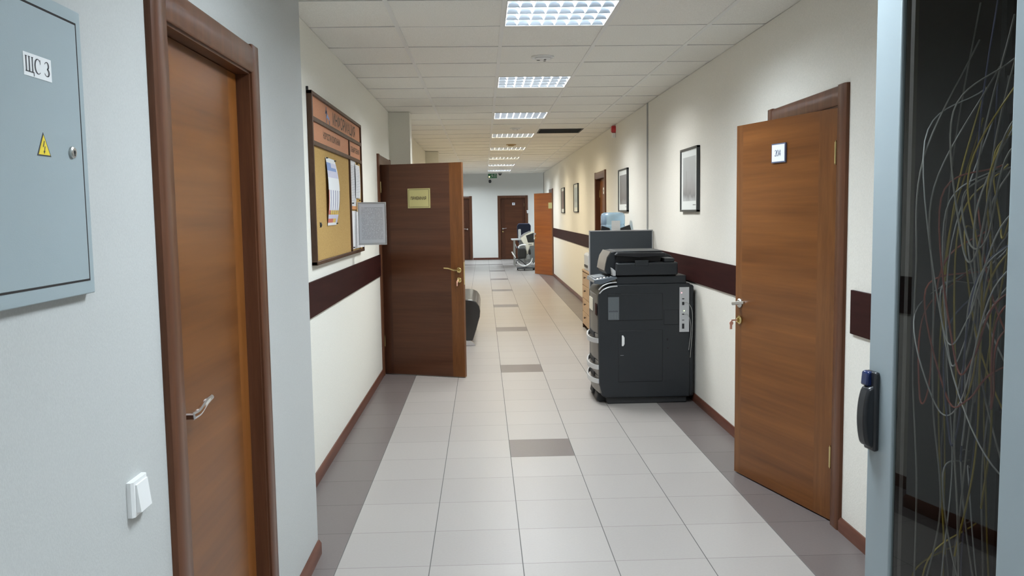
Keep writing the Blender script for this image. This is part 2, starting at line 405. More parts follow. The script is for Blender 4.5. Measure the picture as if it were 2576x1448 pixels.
def arc(cx, cz, r, a0, a1, n, rz=None):
    rz = rz or r
    return [(cx + r * math.cos(R(a0 + (a1 - a0) * i / n)), cz + rz * math.sin(R(a0 + (a1 - a0) * i / n))) for i in range(n + 1)]

def smooth_path(pts, n=8):
    """Catmull-Rom through 3-D points"""
    P = [Vector(p) for p in pts]; P = [2 * P[0] - P[1]] + P + [2 * P[-1] - P[-2]]; out = []
    for i in range(1, len(P) - 2):
        for k in range(n):
            t = k / n
            out.append(0.5 * (2 * P[i] + (P[i + 1] - P[i - 1]) * t + (2 * P[i - 1] - 5 * P[i] + 4 * P[i + 1] - P[i + 2]) * t * t + (3 * P[i] - P[i - 1] - 3 * P[i + 1] + P[i + 2]) * t ** 3))
    out.append(P[-2]); return out

def dup(root, loc, label=None, group=None):
    r = root.copy(); COL.objects.link(r); r.location = loc
    if label: r['label'] = label
    if group: r['group'] = group
    for ch in root.children:
        c = ch.copy(); COL.objects.link(c); c.parent = r
        for g in ch.children:
            d = g.copy(); COL.objects.link(d); d.parent = c
    return r

# ------------------------------------------------------------------ floor, ceiling, walls
def st(mb, name, mat, label, cat, **k):
    return tag(mb.build(name, mat, **k), label, cat, kind='structure')

st(B(-4.2, 4.2, Y0 - 0.1, YE + 0.1, -0.1, 0), 'floor', 'floor', 'pale tiled corridor floor with dark borders and dark accent tiles', 'floor')

def wall_x(name, x, thick, y0, y1, ops, mat, label, z1=H):
    """wall in a plane of constant x; ops = door openings (ya, yb, ztop)"""
    mb = MB(); y = y0
    for a, b, zt in sorted(ops):
        mb.box(x, x + thick, y, a, 0, z1); mb.box(x, x + thick, a, b, zt, z1); y = b
    mb.box(x, x + thick, y, y1, 0, z1)
    return st(mb, name, mat, label, 'wall')

DH = 1.985
def op(c, w): return (c - w / 2, c + w / 2, DH)
D_WC = (2.47, 0.765); D_204 = (4.33, 0.89); D_REC = (8.40, 0.86); D_R2 = (11.885, 0.90); D_R3 = (20.50, 0.88)
wall_x('wall_near_left', XN, -0.25, Y0, YC, [op(*D_WC)], 'wall_near', 'near left wall with cool white textured paper beside the grey electrical panel')
wall_x('wall_left', XL, -0.15, YC - 0.05, Y1, [op(*D_REC)], 'wall_left', 'cream left wall behind the notice board')
wall_x('wall_right', XR, 0.15, Y0, Y1, [op(*D_204), op(*D_R2), op(*D_R3)], 'wall_right', 'cream right wall with the framed pictures')
st(B(-4.2, -1.258, YE, YE + 0.1, 0, 2.95).box(-1.258, -0.438, YE, YE + 0.1, DH, 2.95).box(-0.438, 0.559, YE, YE + 0.1, 0, 2.95).box(0.559, 1.379, YE, YE + 0.1, DH, 2.95).box(1.379, 4.2, YE, YE + 0.1, 0, 2.95).box(-4.2, 4.2, YE + 0.1, YE + 0.12, 0, 2.95), 'wall_end', 'wall_end', 'white wall closing the far end of the corridor', 'wall')
mb = B(XN - 0.25, XR + 0.15, Y0 - 0.1, Y0, 0, H); st(mb, 'wall_back', 'wall_near', 'plain white wall behind the viewer', 'wall')
mb = B(-4.2, XL, Y1 - 0.12, Y1, 0, 2.95).box(XR, 4.2, Y1 - 0.12, Y1, 0, 2.95).box(XL, XR, Y1 - 0.10, Y1, H, 2.95)
st(mb, 'wall_lobby', 'wall_end', 'return walls where the corridor opens into the far lobby', 'wall')
mb = B(-4.3, -4.2, Y1, YE, 0, 2.95).box(4.2, 4.3, Y1, YE, 0, 2.95); st(mb, 'wall_lobby_side', 'wall_end', 'side walls of the far lobby', 'wall')
st(B(-4.3, 4.3, Y1 - 0.12, YE + 0.1, 2.95, 3.0), 'ceiling_lobby', 'tile', 'ceiling of the far lobby', 'ceiling')
st(B(XL, -0.752, 9.0, 9.22, 0, H), 'wall_pilaster', 'wall_left', 'shallow pilaster on the left wall just beyond the reception door', 'pilaster')
st(B(XL, -0.752, 14.66, 14.90, 0, H), 'wall_pilaster', 'wall_left', 'second shallow pilaster farther along the left wall', 'pilaster')

def room(name, x0, x1, y0, y1, label):
    mb = MB(); t = 0.05
    mb.box(x0, x1, y0 - t, y0, 0, H).box(x0, x1, y1, y1 + t, 0, H)
    if x0 > 0: mb.box(x1, x1 + t, y0 - t, y1 + t, 0, H)
    else: mb.box(x0 - t, x0, y0 - t, y1 + t, 0, H)
    mb.box(x0, x1, y0, y1, H, H + t)
    st(mb, name, 'wall_right', label, 'wall')
room('wall_office', XR + 0.15, 4.2, 3.2, 6.2, 'walls of the dark office behind door 204')
room('wall_reception', -4.2, XL - 0.15, 7.0, 10.5, 'walls of the unlit reception room')
room('wall_far_office', XR + 0.15, 4.2, 19.5, 22.5, 'walls of the office behind the far orange door')

def ceiling():
    mb = MB(); tee = MB()
    xs = [GX + GC * i for i in range(-3, 4)]
    xlo, xhi = -1.03, XR + 0.02
    k0, k1 = -13, 31
    light_cells = {(0, -1 + 4 * n) for n in range(-2, 8)} | {(1, 10)}
    hw = 0.012
    for i in range(-2, 3):
        xa, xb = GX + GC * i, GX + GC * (i + 1)
        a, b = max(xa, xlo), min(xb, xhi)
        if b <= a: continue
        for k in range(k0, k1):
            if (i, k) in light_cells: continue
            ya, yb = GY + GC * k, min(GY + GC * (k + 1), Y1)
            if ya >= Y1: continue
            j = [random.uniform(0.001, 0.006) for _ in range(4)]
            g = 0.0015
            mb.add([(a + hw * 0.6, ya + g + hw * .6, H + j[0]), (b - hw * 0.6, ya + g + hw * .6, H + j[1]), (b - hw * 0.6, yb - g - hw * .6, H + j[2]), (a + hw * 0.6, yb - g - hw * .6, H + j[3])], [(0, 3, 2, 1)])
    c = st(mb, 'ceiling', 'tile', 'suspended ceiling of pale grey square tiles', 'ceiling')
    for i in range(-1, 3): tee.box(GX + GC * i - hw, GX + GC * i + hw, Y0, Y1, H - 0.001, H + 0.02)
    for k in range(k0, k1):
        y = GY + GC * k
        if Y0 < y < Y1: tee.box(xlo, xhi, y - hw * 0.45, y + hw * 0.45, H + 0.0005, H + 0.02)
    tee.build('grid_tee', 'tee', c)
    MB().box(-1.2, XR + 0.1, Y0 - 0.1, Y1, H + 0.2, H + 0.22).build('plenum', 'plenum', c)
ceiling()

# ------------------------------------------------------------------ baseboards and wall rails
def bb(name, segs, x, sgn, label):
    mb = MB()
    for a, b in segs: mb.prism([(x, 0), (x + sgn * 0.016, 0), (x + sgn * 0.016, 0.05), (x + sgn * 0.007, 0.064), (x, 0.064)], 1, a, b)
    return st(mb, name, 'base', label, 'baseboard')
def out(d): return d[0] - d[1] / 2 - 0.085, d[0] + d[1] / 2 + 0.085
a1, b1 = out(D_WC); a2, b2 = out(D_REC); a3, b3 = out(D_204); a4, b4 = out(D_R2); a5, b5 = out(D_R3)
bb('baseboard_near_left', [(Y0, a1), (b1, YC)], XN, 1, 'brown baseboard under the near left wall')
bb('baseboard_left', [(YC, a2), (b2, 9.0), (9.22, 14.66), (14.9, Y1)], XL, 1, 'brown baseboard under the notice board wall')
bb('baseboard_right', [(Y0, a3), (b3, a4), (b4, a5), (b5, Y1)], XR, -1, 'brown baseboard along the right wall')
mb = B(-4.2, -1.35, YE - 0.016, YE, 0, 0.064).box(-0.345, 0.47, YE - 0.016, YE, 0, 0.064).box(1.47, 4.2, YE - 0.016, YE, 0, 0.064)
st(mb, 'baseboard_end', 'base', 'dark baseboard under the far end wall', 'baseboard')

def rail(name, segs, x, sgn, label):
    mb = MB()
    for a, b in segs: mb.box(x, x + sgn * 0.013, a, b, 0.945, 1.142)
    return st(mb, name, 'rail', label, 'wall rail', bevel=0.002)
rail('trim_1', [(YC + 0.02, a2)], XL, 1, 'dark wood wall rail under the notice board')
rail('trim_2', [(9.24, 14.64), (14.92, Y1 - 0.05)], XL, 1, 'dark wood wall rail on the far left wall behind the reception door')
rail('trim_3', [(b3, a4)], XR, -1, 'dark wood wall rail behind the copier')
rail('trim_4', [(b4, a5)], XR, -1, 'brown wood wall rail below the two far pictures')
rail('trim_5', [(Y0, 3.725)], XR, -1, 'short end of dark wood rail between door 204 and the cabinet')

# ------------------------------------------------------------------ ceiling lights
def make_light(tube, label, loc):
    t = thing('ceiling_light', loc, 0, label, 'ceiling light', 'louvre lights in the corridor ceiling')
    a = 0.287
    mb = B(-a, a, -a, a, 0.092, 0.10)
    mb.box(-a, -a + 0.004, -a, a, 0.0, 0.092).box(a - 0.004, a, -a, a, 0.0, 0.092).box(-a, a, -a, -a + 0.004, 0.0, 0.092).box(-a, a, a - 0.004, a, 0.0, 0.092)
    mb.build('housing', 'housing', t)
    p = 2 * a / 4
    lo = MB()
    def vee(x0, x1, y0, y1, ax, top, bot, h=0.016):
        c = (y0 + y1) / 2
        pts = [(-bot / 2, 0.002), (bot / 2, 0.002), (top * 0.32, h * 0.5), (top / 2, h), (-top / 2, h), (-top * 0.32, h * 0.5)]
        if ax == 0: lo.prism([(c + q, z) for q, z in pts], 0, x0, x1)
        else:
            c = (x0 + x1) / 2; lo.prism([(c + q, z) for q, z in pts], 1, y0, y1)
    lo.mat(0)
    for k in range(1, 4): vee(-a, a, -a + p * k, -a + p * k, 0, 0.03, 0.002, 0.036)
    for s in (-1, 1):
        y = s * (a - 0.004); pts = [(y, 0.002), (y, 0.036), (y - s * 0.015, 0.036), (y - s * 0.002, 0.002)]
        lo.prism(pts, 0, -a, a)
    lo.mat(1)
    q = 2 * a / 8
    for k in range(1, 8): vee(-a + q * k, -a + q * k, -a, a, 1, 0.014, 0.002, 0.013)
    for s in (-1, 1):
        x = s * (a - 0.004); lo.prism([(x, 0.002), (x, 0.013), (x - s * 0.006, 0.013), (x - s * 0.001, 0.002)], 1, -a, a)
    lo.build('louvre', ['reflector', 'wedge'], t, smooth=20)
    for k in range(4):
        y = -a + p * (k + 0.5)
        MB().tube([(-0.275, y, 0.047), (0.275, y, 0.047)], 0.008, 8).build('tube', tube, t)
    ld = bpy.data.lights.new('lamp', 'AREA'); ld.shape = 'SQUARE'; ld.size = 0.56; ld.color = KIND[tube][0]; ld.energy = LAMP * KIND[tube][1]
    lo_ = bpy.data.objects.new('lamp', ld); COL.objects.link(lo_); lo_.parent = t; lo_.location = (0, 0, 0.06)
    return t
kinds = {-2: 'cool', -1: 'cool', 0: 'cool', 1: 'neut', 2: 'neut', 3: 'warm', 4: 'warm', 5: 'warm', 6: 'neut', 7: 'cool'}
names = {-2: 'unseen louvre ceiling light added far behind the viewer', -1: 'unseen louvre ceiling light added overhead just out of frame',  # two unseen lights, added to brighten the near walls
         0: 'large bright louvre ceiling light cut by the top of the photo', 1: 'second louvre ceiling light from the top of the photo, after the nearest round diffuser',
         2: 'third louvre ceiling light from the viewer, in front of the dark air grille', 3: 'fourth louvre ceiling light, warm, level with the dark air grille',
         4: 'fifth louvre ceiling light, warm, under the brown stained diffuser', 5: 'sixth louvre ceiling light, thin and warm',
         6: 'seventh louvre ceiling light, last but one before the end wall', 7: 'farthest louvre ceiling light, next to the green exit sign'}
protos = {}
for n in range(-2, 8):
    loc = (GX + GC / 2, GY + GC * (4 * n - 0.5), H); kd = kinds[n]
    if kd not in protos: protos[kd] = make_light(kd, names[n], loc)
    else: dup(protos[kd], loc, names[n])
for x, y, lb in ((-0.7, 25.9, 'louvre ceiling light of the far lobby, hidden on its left'), (1.9, 25.6, 'louvre ceiling light of the far lobby, hidden on its right')):
    make_light('lobby', lb, (x, y, 2.95 - 0.105))

# round air diffusers, grille, exit sign, cameras
def diffuser(x, y, label, m='white'):
    t = thing('ceiling_diffuser', (x, y, H), 0, label, 'air diffuser', 'round ceiling diffusers')
    MB().lathe([(0.078, 0.004), (0.080, -0.006), (0.072, -0.010), (0.062, -0.004), (0.060, 0.004)], (0, 0, 0), 2, 32).build('ring', m, t)
    MB().lathe([(0.050, 0.0), (0.052, -0.014), (0.042, -0.022), (0.001, -0.024)], (0, 0, 0), 2, 28).build('core', m, t)
    for k in range(3):
        w = R(40 + 120 * k + 20); c, s = math.cos(w), math.sin(w)
        mb = MB(); mb.add([(c * 0.02 - s * d, s * 0.02 + c * d, -0.0245) for d in (-0.008, 0.008)] + [(c * 0.04 - s * d, s * 0.04 + c * d, -0.0235) for d in (0.008, -0.008)], [(0, 1, 2, 3), (3, 2, 1, 0)])
        mb.build('slot', 'softblack', t)
diffuser(0.429, 5.93, 'round white ceiling diffuser after the nearest louvre light')
diffuser(0.435, 10.82, 'round white ceiling diffuser beside the dark air grille')
diffuser(0.459, 13.40, 'brownish stained round ceiling diffuser before the fifth louvre light', 'tan')
diffuser(0.469, 20.2, 'small round ceiling diffuser between the last two louvre lights')
t = thing('air_grille', (GX + GC * 1.5, GY + GC * 10.5, H), 0, 'dark square air grille set in the ceiling', 'air grille')
a = 0.288
B(-a, a, -a, a, 0.03, 0.034).build('back', 'plenum', t)
mb = B(-a, -a + .02, -a, a, -.002, .02).box(a - .02, a, -a, a, -.002, .02).box(-a, a, -a, -a + .02, -.002, .02).box(-a, a, a - .02, a, -.002, .02); mb.build('frame', 'softblack', t)
mb = MB()
for k in range(14):
    y = -a + 0.03 + k * 0.04; mb.prism([(y, 0.0), (y + 0.004, 0.0), (y + 0.022, 0.02), (y + 0.018, 0.02)], 0, -a + .02, a - .02)
mb.build('slats', 'sticker', t)

t = thing('exit_sign', (0.27, 22.75, 2.44), 0, 'small green exit sign hanging under the end of the corridor ceiling', 'exit sign')
B(-0.118, 0.118, -0.012, 0.012, 0.0, 0.118).build('sign_box', 'green', t, bevel=0.003)
mb = MB().mat(0)
mb.stroke([(-0.02, 0.085), (-0.005, 0.055), (-0.03, 0.025)], 0.014, -0.0135).stroke([(-0.005, 0.055), (0.02, 0.03)], 0.012, -0.0135).stroke([(-0.045, 0.07), (-0.01, 0.075), (0.02, 0.06)], 0.010, -0.0135)
mb.add([(-0.012 + 0.012 * math.cos(k), -0.0135, 0.098 + 0.012 * math.sin(k)) for k in [i * 0.785 for i in range(8)]], [tuple(range(8))])
mb.stroke([(0.05, 0.02), (0.05, 0.10)], 0.012, -0.0135).stroke([(0.05, 0.10), (0.09, 0.10)], 0.010, -0.0135).stroke([(0.09, 0.10), (0.09, 0.02)], 0.012, -0.0135)
mb.build('pictogram', 'ltgrey', t)
B(-0.098, -0.072, -0.014, -0.012, 0.02, 0.05).build('lamp', 'exit_lamp', t)
for x in (-0.08, 0.08): MB().tube([(x, 0, 0.118), (x, 0, 0.135)], 0.004, 6).build('hanger', 'steel', t)
def dome(x, y, z, label, name='dome_camera'):
    t = thing(name, (x, y, z), 0, label, 'camera')
    MB().lathe([(0.05, 0.0), (0.052, -0.02), (0.046, -0.03)], (0, 0, 0), 2, 20).build('base', 'grey', t)
    MB().lathe([(0.042, -0.03), (0.038, -0.05), (0.024, -0.066), (0.002, -0.072)], (0, 0, 0), 2, 20).build('dome', 'black', t)
dome(0.47, 22.7, H, 'small dark dome camera on the ceiling to the right of the exit sign')
t = thing('wall_camera', (0.24, YE, 2.55), 0, 'small dark camera on the end wall below the exit sign', 'camera')
B(-0.02, 0.02, -0.05, 0, -0.015, 0.015).build('bracket', 'grey', t)
MB().tube([(0, -0.05, 0), (0, -0.15, -0.03)], 0.045, 14).build('body', 'black', t)

# ------------------------------------------------------------------ doors
def lever(parent, x, z, sgn, y=0.0, mat='brass', rose=True, drop=0.012):
    """lever handle on a face at local Y=y looking along -Y; lever points to sgn along X"""
    mb = MB()
    if rose: mb.lathe([(0.025, 0.0), (0.026, -0.006), (0.020, -0.011)], (x, y, z), 1, 20)
    mb.tube([(x, y - 0.008, z), (x, y - 0.05, z)], 0.0095, 10)
    pts = smooth_path([(x, y - 0.045, z), (x + sgn * 0.03, y - 0.052, z + 0.004), (x + sgn * 0.075, y - 0.056, z + drop), (x + sgn * 0.125, y - 0.055, z + drop + 0.004)], 5)
    n = len(pts)
    mb.tube(pts, [0.0105 - 0.0035 * i / n for i in range(n)], 10, flat=1.0)
    mb.build('handle', mat, parent)

def keylock(parent, x, z, y=0.0, key=True, kmat='copper'):
    mb = MB(); mb.lathe([(0.0235, 0.0), (0.0245, -0.006), (0.016, -0.012)], (x, y, z), 1, 20)
    mb.box(x - 0.006, x + 0.006, y - 0.02, y - 0.010, z - 0.012, z + 0.012)
    mb.build('keyhole_plate', 'brass', parent)
    if key:
        k = MB(); k.box(x - 0.0012, x + 0.0012, y - 0.055, y - 0.018, z - 0.004, z + 0.004)
        k.lathe([(0.012, -0.0018), (0.012, 0.0018)], (x, y - 0.055, z - 0.016), 0, 14)
        k.box(x - 0.002, x + 0.002, y - 0.064, y - 0.05, z - 0.05, z - 0.012)
        k.build('key', kmat, parent)

def make_door(name, loc, rz, w, label, leaf_rot, side, mats, recess=0.0, depth=0.15, cw=0.085, stiles=(0.09, 0.14), hinges=True):
    """opening centred on the wall face at loc; side = +1 hinge at local +X, -1 hinge at local -X; leaf_rot = swing in degrees"""
    d = thing(name, loc, rz, label, 'door', kind='structure')
    h = w / 2; t = 0.02
    c = MB()
    def jambs(x):
        s = 1 if x > 0 else -1
        # flat casing with a rounded outer edge and a small bead inside, then the lining
        c.prism([(x - s * 0.006, -t + 0.004), (x, -t), (x + s * (cw - 0.014), -t), (x + s * (cw - 0.004), -t + 0.006), (x + s * cw, -0.004), (x + s * cw, 0), (x - s * 0.006, 0)], 2, 0, DH + cw)
        c.prism([(x - s * 0.012, -0.008), (x, -0.010), (x, depth), (x - s * 0.012, depth)], 2, 0, DH)
        c.prism([(x - s * 0.024, recess + 0.042), (x, recess + 0.042), (x, depth), (x - s * 0.024, depth)], 2, 0, DH)
    jambs(h); jambs(-h)
    c.prism([(-t + 0.004, DH - 0.006), (-t, DH), (-t, DH + cw - 0.014), (-t + 0.006, DH + cw - 0.004), (-0.004, DH + cw), (0, DH + cw), (0, DH - 0.006)], 0, -h, h)
    c.prism([(-0.008, DH - 0.012), (-0.010, DH), (depth, DH), (depth, DH - 0.012)], 0, -h, h)
    c.prism([(recess + 0.042, DH - 0.024), (recess + 0.042, DH), (depth, DH), (depth, DH - 0.024)], 0, -h, h)
    c.build('casing', 'casing', d)
    lw = w - 0.03; z0, z1 = 0.008, DH - 0.014
    lf = MB(); T = 0.04
    def X(u): return -side * u               # u runs from the hinge to the free edge
    s1, s2 = stiles
    lf.mat(1).box(X(0), X(s1), 0, T, z0, z1).mat(2).box(X(lw - s2), X(lw), 0, T, z0, z1).mat(0).box(X(s1), X(lw - s2), 0, T, z0, z1)
    ob = lf.build('leaf', mats, d)
    ob.location = (side * (h - 0.014), recess, 0); ob.rotation_euler = (0, 0, R(leaf_rot))
    for z in (0.27, 1.715) if hinges else ():
        xh = -side * 0.022
        hb = MB().tube([(xh, -0.005, z), (xh, -0.005, z + 0.10)], 0.006, 10).tube([(xh, -0.005, z - 0.006), (xh, -0.005, z + 0.106)], 0.0038, 8)
        hb.build('hinge', 'brass', ob)
    return d, ob, lw

# near left door, closed
d, lf, lw = make_door('door_1', (XN, D_WC[0], 0), 90, D_WC[1], 'closed brown wooden door on the near left beside the light switch', 0, 1, ['leaf', 'stile_or', 'stile'], recess=0.035, hinges=False)
lever(lf, -(lw - 0.055), 1.0, 1, mat='chrome', drop=0.02)
# door 204
d, lf, lw = make_door('door_2', (XR, D_204[0], 0), -90, D_204[1], 'brown wooden door with number plate 204 standing slightly open', 15.6, 1, ['leaf', 'stile', 'stile'], stiles=(0.15, 0.06))
lever(lf, -(lw - 0.045), 0.985, 1, mat='steel'); keylock(lf, -(lw - 0.045), 0.89)
def serif_digits(mb, x, z, h, y):
    k = h
    # 2
    mb.stroke([(x - 0.78 * k, z + 0.74 * k), (x - 0.72 * k, z + 0.9 * k), (x - 0.55 * k, z + 0.98 * k), (x - 0.38 * k, z + 0.86 * k), (x - 0.38 * k, z + 0.62 * k), (x - 0.58 * k, z + 0.32 * k), (x - 0.80 * k, z + 0.06 * k)], [0.05 * k, 0.08 * k, 0.07 * k, 0.13 * k, 0.14 * k, 0.09 * k, 0.06 * k], y)
    mb.stroke([(x - 0.82 * k, z + 0.05 * k), (x - 0.34 * k, z + 0.05 * k), (x - 0.30 * k, z + 0.22 * k)], [0.11 * k, 0.11 * k, 0.05 * k], y)
    # 0
    pts = arc(x, z + 0.49 * k, 0.22 * k, 90, 450, 20, 0.48 * k)
    mb.stroke(pts, [0.05 * k + 0.09 * k * abs(math.cos(R(90 + 18 * i))) for i in range(21)], y)
    # 4
    mb.stroke([(x + 0.62 * k, z), (x + 0.62 * k, z + 0.98 * k)], 0.12 * k, y)
    mb.stroke([(x + 0.62 * k, z + 0.96 * k), (x + 0.30 * k, z + 0.30 * k)], 0.05 * k, y)
    mb.stroke([(x + 0.30 * k, z + 0.29 * k), (x + 0.80 * k, z + 0.29 * k)], 0.09 * k, y)
def plate(leaf, x, z, w, h, digits=True, name='number_plate'):
    mb = MB().mat(0).box(x - w / 2, x + w / 2, -0.008, 0, z - h / 2, z + h / 2).mat(1).box(x - w / 2 + 0.006, x + w / 2 - 0.006, -0.0095, -0.008, z - h / 2 + 0.006, z + h / 2 - 0.006).mat(2)
    if digits == '204': serif_digits(mb, x - 0.002, z - 0.016, 0.032, -0.0102)
    elif digits: mb.box(x - 0.02, x + 0.02, -0.0102, -0.0095, z - 0.012, z + 0.012)
    mb.build(name, ['inkblue', 'paper', 'inkblue'], leaf)
plate(lf, -0.463, 1.795, 0.118, 0.098, '204')
# reception door, wide open
d, lf, lw = make_door('door_3', (XL, D_REC[0], 0), 90, D_REC[1], 'dark brown reception door with a yellow name plate standing wide open', -110.0, -1, ['leaf_dk', 'stile_dk', 'stile'], stiles=(0.11, 0.12))
lever(lf, lw - 0.042, 0.995, -1, drop=0.018); keylock(lf, lw - 0.040, 0.905)
sx, sz = 0.408, 1.655
mb = MB().mat(0).box(sx - 0.112, sx + 0.112, -0.004, 0, sz - 0.09, sz + 0.09).mat(1)
for (xa, za, xb, zb) in ((-0.1, -0.08, 0.1, -0.08), (-0.1, 0.08, 0.1, 0.08)): mb.stroke([(sx + xa, sz + za), (sx + xb, sz + zb)], 0.003, -0.0046)
for xx in (-0.1, 0.1): mb.stroke([(sx + xx, sz - 0.08), (sx + xx, sz + 0.08)], 0.003, -0.0046)
mb.mat(1).text('ПРИЕМНАЯ', sx - 0.004, -0.0048, sz - 0.013, 0.027, 0.154, 0.02)
M['signyellow'] = flat('sign_yellow', (0.50, 0.46, 0.20), 0.4)
mb.build('name_plate', ['signyellow', 'inkbrown'], lf)
# lock strip on the free edge of the reception door
B(lw + 0.0001, lw + 0.0022, 0.008, 0.03, 0.86, 1.07).build('lock_strip', 'brass', lf)
# closed door between the pictures
d, lf, lw = make_door('door_4', (XR, D_R2[0], 0), -90, D_R2[1], 'closed brown door between the second and third framed pictures', 0, -1, ['leaf', 'stile', 'stile'], recess=0.05)
plate(lf, 0.43, 1.80, 0.10, 0.10, True); lever(lf, lw - 0.05, 0.985, -1)
# far orange door, half open
d, lf, lw = make_door('door_5', (XR, D_R3[0], 0), -90, D_R3[1], 'orange wooden door standing half open far down the right wall', 28.0, 1, ['leaf_or', 'stile_or', 'leaf_or'], stiles=(0.08, 0.08))
lever(lf, -(lw - 0.045), 0.985, 1, mat='chrome'); keylock(lf, -(lw - 0.045), 0.89, key=False)
mb = MB().box(-0.09, 0.09, -0.006, 0, 0, 0.14); p5 = mb.build('name_plate', 'signyellow', lf); p5.location = (-0.10, 0, 1.60)
# doors in the end wall
d, lf, lw = make_door('door_6', (0.969, YE, 0), 0, 0.82, 'closed dark brown door in the far end wall behind the desk', 0, 1, ['leaf_dk', 'stile_dk', 'stile_dk'], depth=0.1, recess=0.02)
lever(lf, -(lw - 0.06), 1.0, 1, mat='chrome'); keylock(lf, -(lw - 0.06), 0.905, key=False); plate(lf, -0.37, 1.80, 0.10, 0.09, True)
d, lf, lw = make_door('door_7', (-0.848, YE, 0), 0, 0.82, 'closed dark brown door at the left end of the far wall', 0, -1, ['leaf_dk', 'stile_dk', 'stile_dk'], depth=0.1, recess=0.02)
lever(lf, lw - 0.06, 1.0, -1, mat='chrome')
t = thing('coat_hook', (1.455, YE - 0.02, 1.52), 0, 'small white coat hook at the right edge of the far end door', 'hook')
B(-0.03, 0.05, -0.012, 0, -0.03, 0.07).build('plate', 'white', t, bevel=0.004)
MB().tube(smooth_path([(0, -0.01, 0.03), (-0.02, -0.06, 0.02), (-0.04, -0.08, 0.06)], 5), 0.008, 8).build('hook', 'white', t)

# ------------------------------------------------------------------ electrical panel and switch on the near left wall
t = thing('electrical_panel', (XN, 1.40, 1.63), 90, 'grey steel electrical panel with warning triangle and paper label', 'electrical panel')
u0, u1 = -0.28, 0.247
mb = B(u0, u1, -0.0166, 0.0, -0.262, 0.262)
mb.build('body', 'panel', t, bevel=0.002)
B(u0 + 0.022, u1 - 0.018, -0.0170, -0.012, -0.2375, 0.239).build('joint', 'gap', t)
dr = B(u0 + 0.026, u1 - 0.0215, -0.0174, -0.0105, -0.2345, 0.2355).build('door', 'panel', t, bevel=0.0015)
# paper label, serif capitals
mb = MB().mat(0).box(0.036, 0.126, -0.0182, -0.0176, 0.116, 0.154).mat(1)
k = 0.0245; x = 0.044; z = 0.1235; yy = -0.0186
for i in range(3): mb.stroke([(x + i * 0.0098, z), (x + i * 0.0098, z + k)], 0.0034, yy); mb.stroke([(x + i * 0.0098 - 0.003, z + k), (x + i * 0.0098 + 0.003, z + k)], 0.0012, yy)
mb.stroke([(x - 0.003, z), (x + 0.024, z)], 0.0016, yy); mb.stroke([(x + 0.0228, z), (x + 0.0236, z - 0.006)], 0.002, yy)
cx = x + 0.0375
mb.stroke(arc(cx, z + k / 2, 0.0098, 48, 312, 18, k / 2), [0.0012 + 0.0028 * max(0, -math.cos(R(48 + 14.67 * i))) for i in range(19)], yy)
mb.stroke([(cx + 0.0072, z + k), (cx + 0.0074, z + k - 0.008)], 0.0012, yy)
dx = x + 0.066
mb.stroke(arc(dx, z + k * 0.75, 0.0062, 160, -80, 12, k * 0.24), [0.0012 + 0.003 * max(0, math.cos(R(160 - 20 * i))) for i in range(13)], yy)
mb.stroke(arc(dx - 0.0004, z + k * 0.27, 0.0075, 80, -160, 12, k * 0.26), [0.0012 + 0.0034 * max(0, math.cos(R(80 - 20 * i))) for i in range(13)], yy)
mb.build('paper_label', ['paper', 'ink'], dr)
# warning triangle
cx, cz, s = 0.085, -0.0135, 0.022
mb = MB().mat(1).prism([(cx - s * 1.05, cz), (cx + s * 1.05, cz), (cx, cz + s * 1.82)], 1, -0.0180, -0.0174)
mb.mat(0).prism([(cx - s * 0.86, cz + 0.0022), (cx + s * 0.86, cz + 0.0022), (cx, cz + s * 1.63)], 1, -0.0184, -0.0179).mat(1)
mb.stroke([(cx + 0.0015, cz + 0.026), (cx - 0.003, cz + 0.0155), (cx + 0.0028, cz + 0.0165), (cx - 0.0005, cz + 0.006)], [0.0022, 0.0026, 0.0026, 0.0016], -0.0187)
mb.stroke([(cx - 0.003, cz + 0.009), (cx - 0.0006, cz + 0.0045), (cx + 0.002, cz + 0.009)], 0.0014, -0.0187)
mb.build('warning_triangle', ['yellow', 'ink'], dr)
mb = MB().mat(0).lathe([(0.0105, 0.0), (0.0105, -0.004), (0.008, -0.0058)], (0.1835, -0.0174, 0.0), 1, 20).mat(1)
mb.lathe([(0.0036, -0.0058), (0.0036, -0.0062)], (0.1835, -0.0174, 0.0), 1, 12).box(0.1825, 0.1845, -0.024, -0.0232, -0.007, 0.001)
mb.build('lock', ['steel', 'softblack'], dr)

t = thing('light_switch', (XN, 1.812, 0.912), 90, 'white light switch on the near left wall beside the closed door', 'light switch')
mb = MB().prism([(-0.040, 0), (-0.040, -0.009), (-0.034, -0.0135), (0.034, -0.0135), (0.040, -0.009), (0.040, 0)], 2, -0.038, 0.038)
mb.build('base_plate', 'white', t)
mb = MB(); mb.add([(-0.026, -0.0135, -0.030), (0.032, -0.0135, -0.030), (0.032, -0.0135, 0.030), (-0.026, -0.0135, 0.030), (-0.026, -0.0235, -0.030), (0.032, -0.0235, -0.030), (0.032, -0.0165, 0.030), (-0.026, -0.0165, 0.030)],
    [(0, 1, 2, 3), (4, 7, 6, 5)[::-1], (0, 4, 5, 1)[::-1], (3, 2, 6, 7)[::-1], (0, 3, 7, 4)[::-1], (1, 5, 6, 2)[::-1]])
mb.build('rocker', 'white', t)

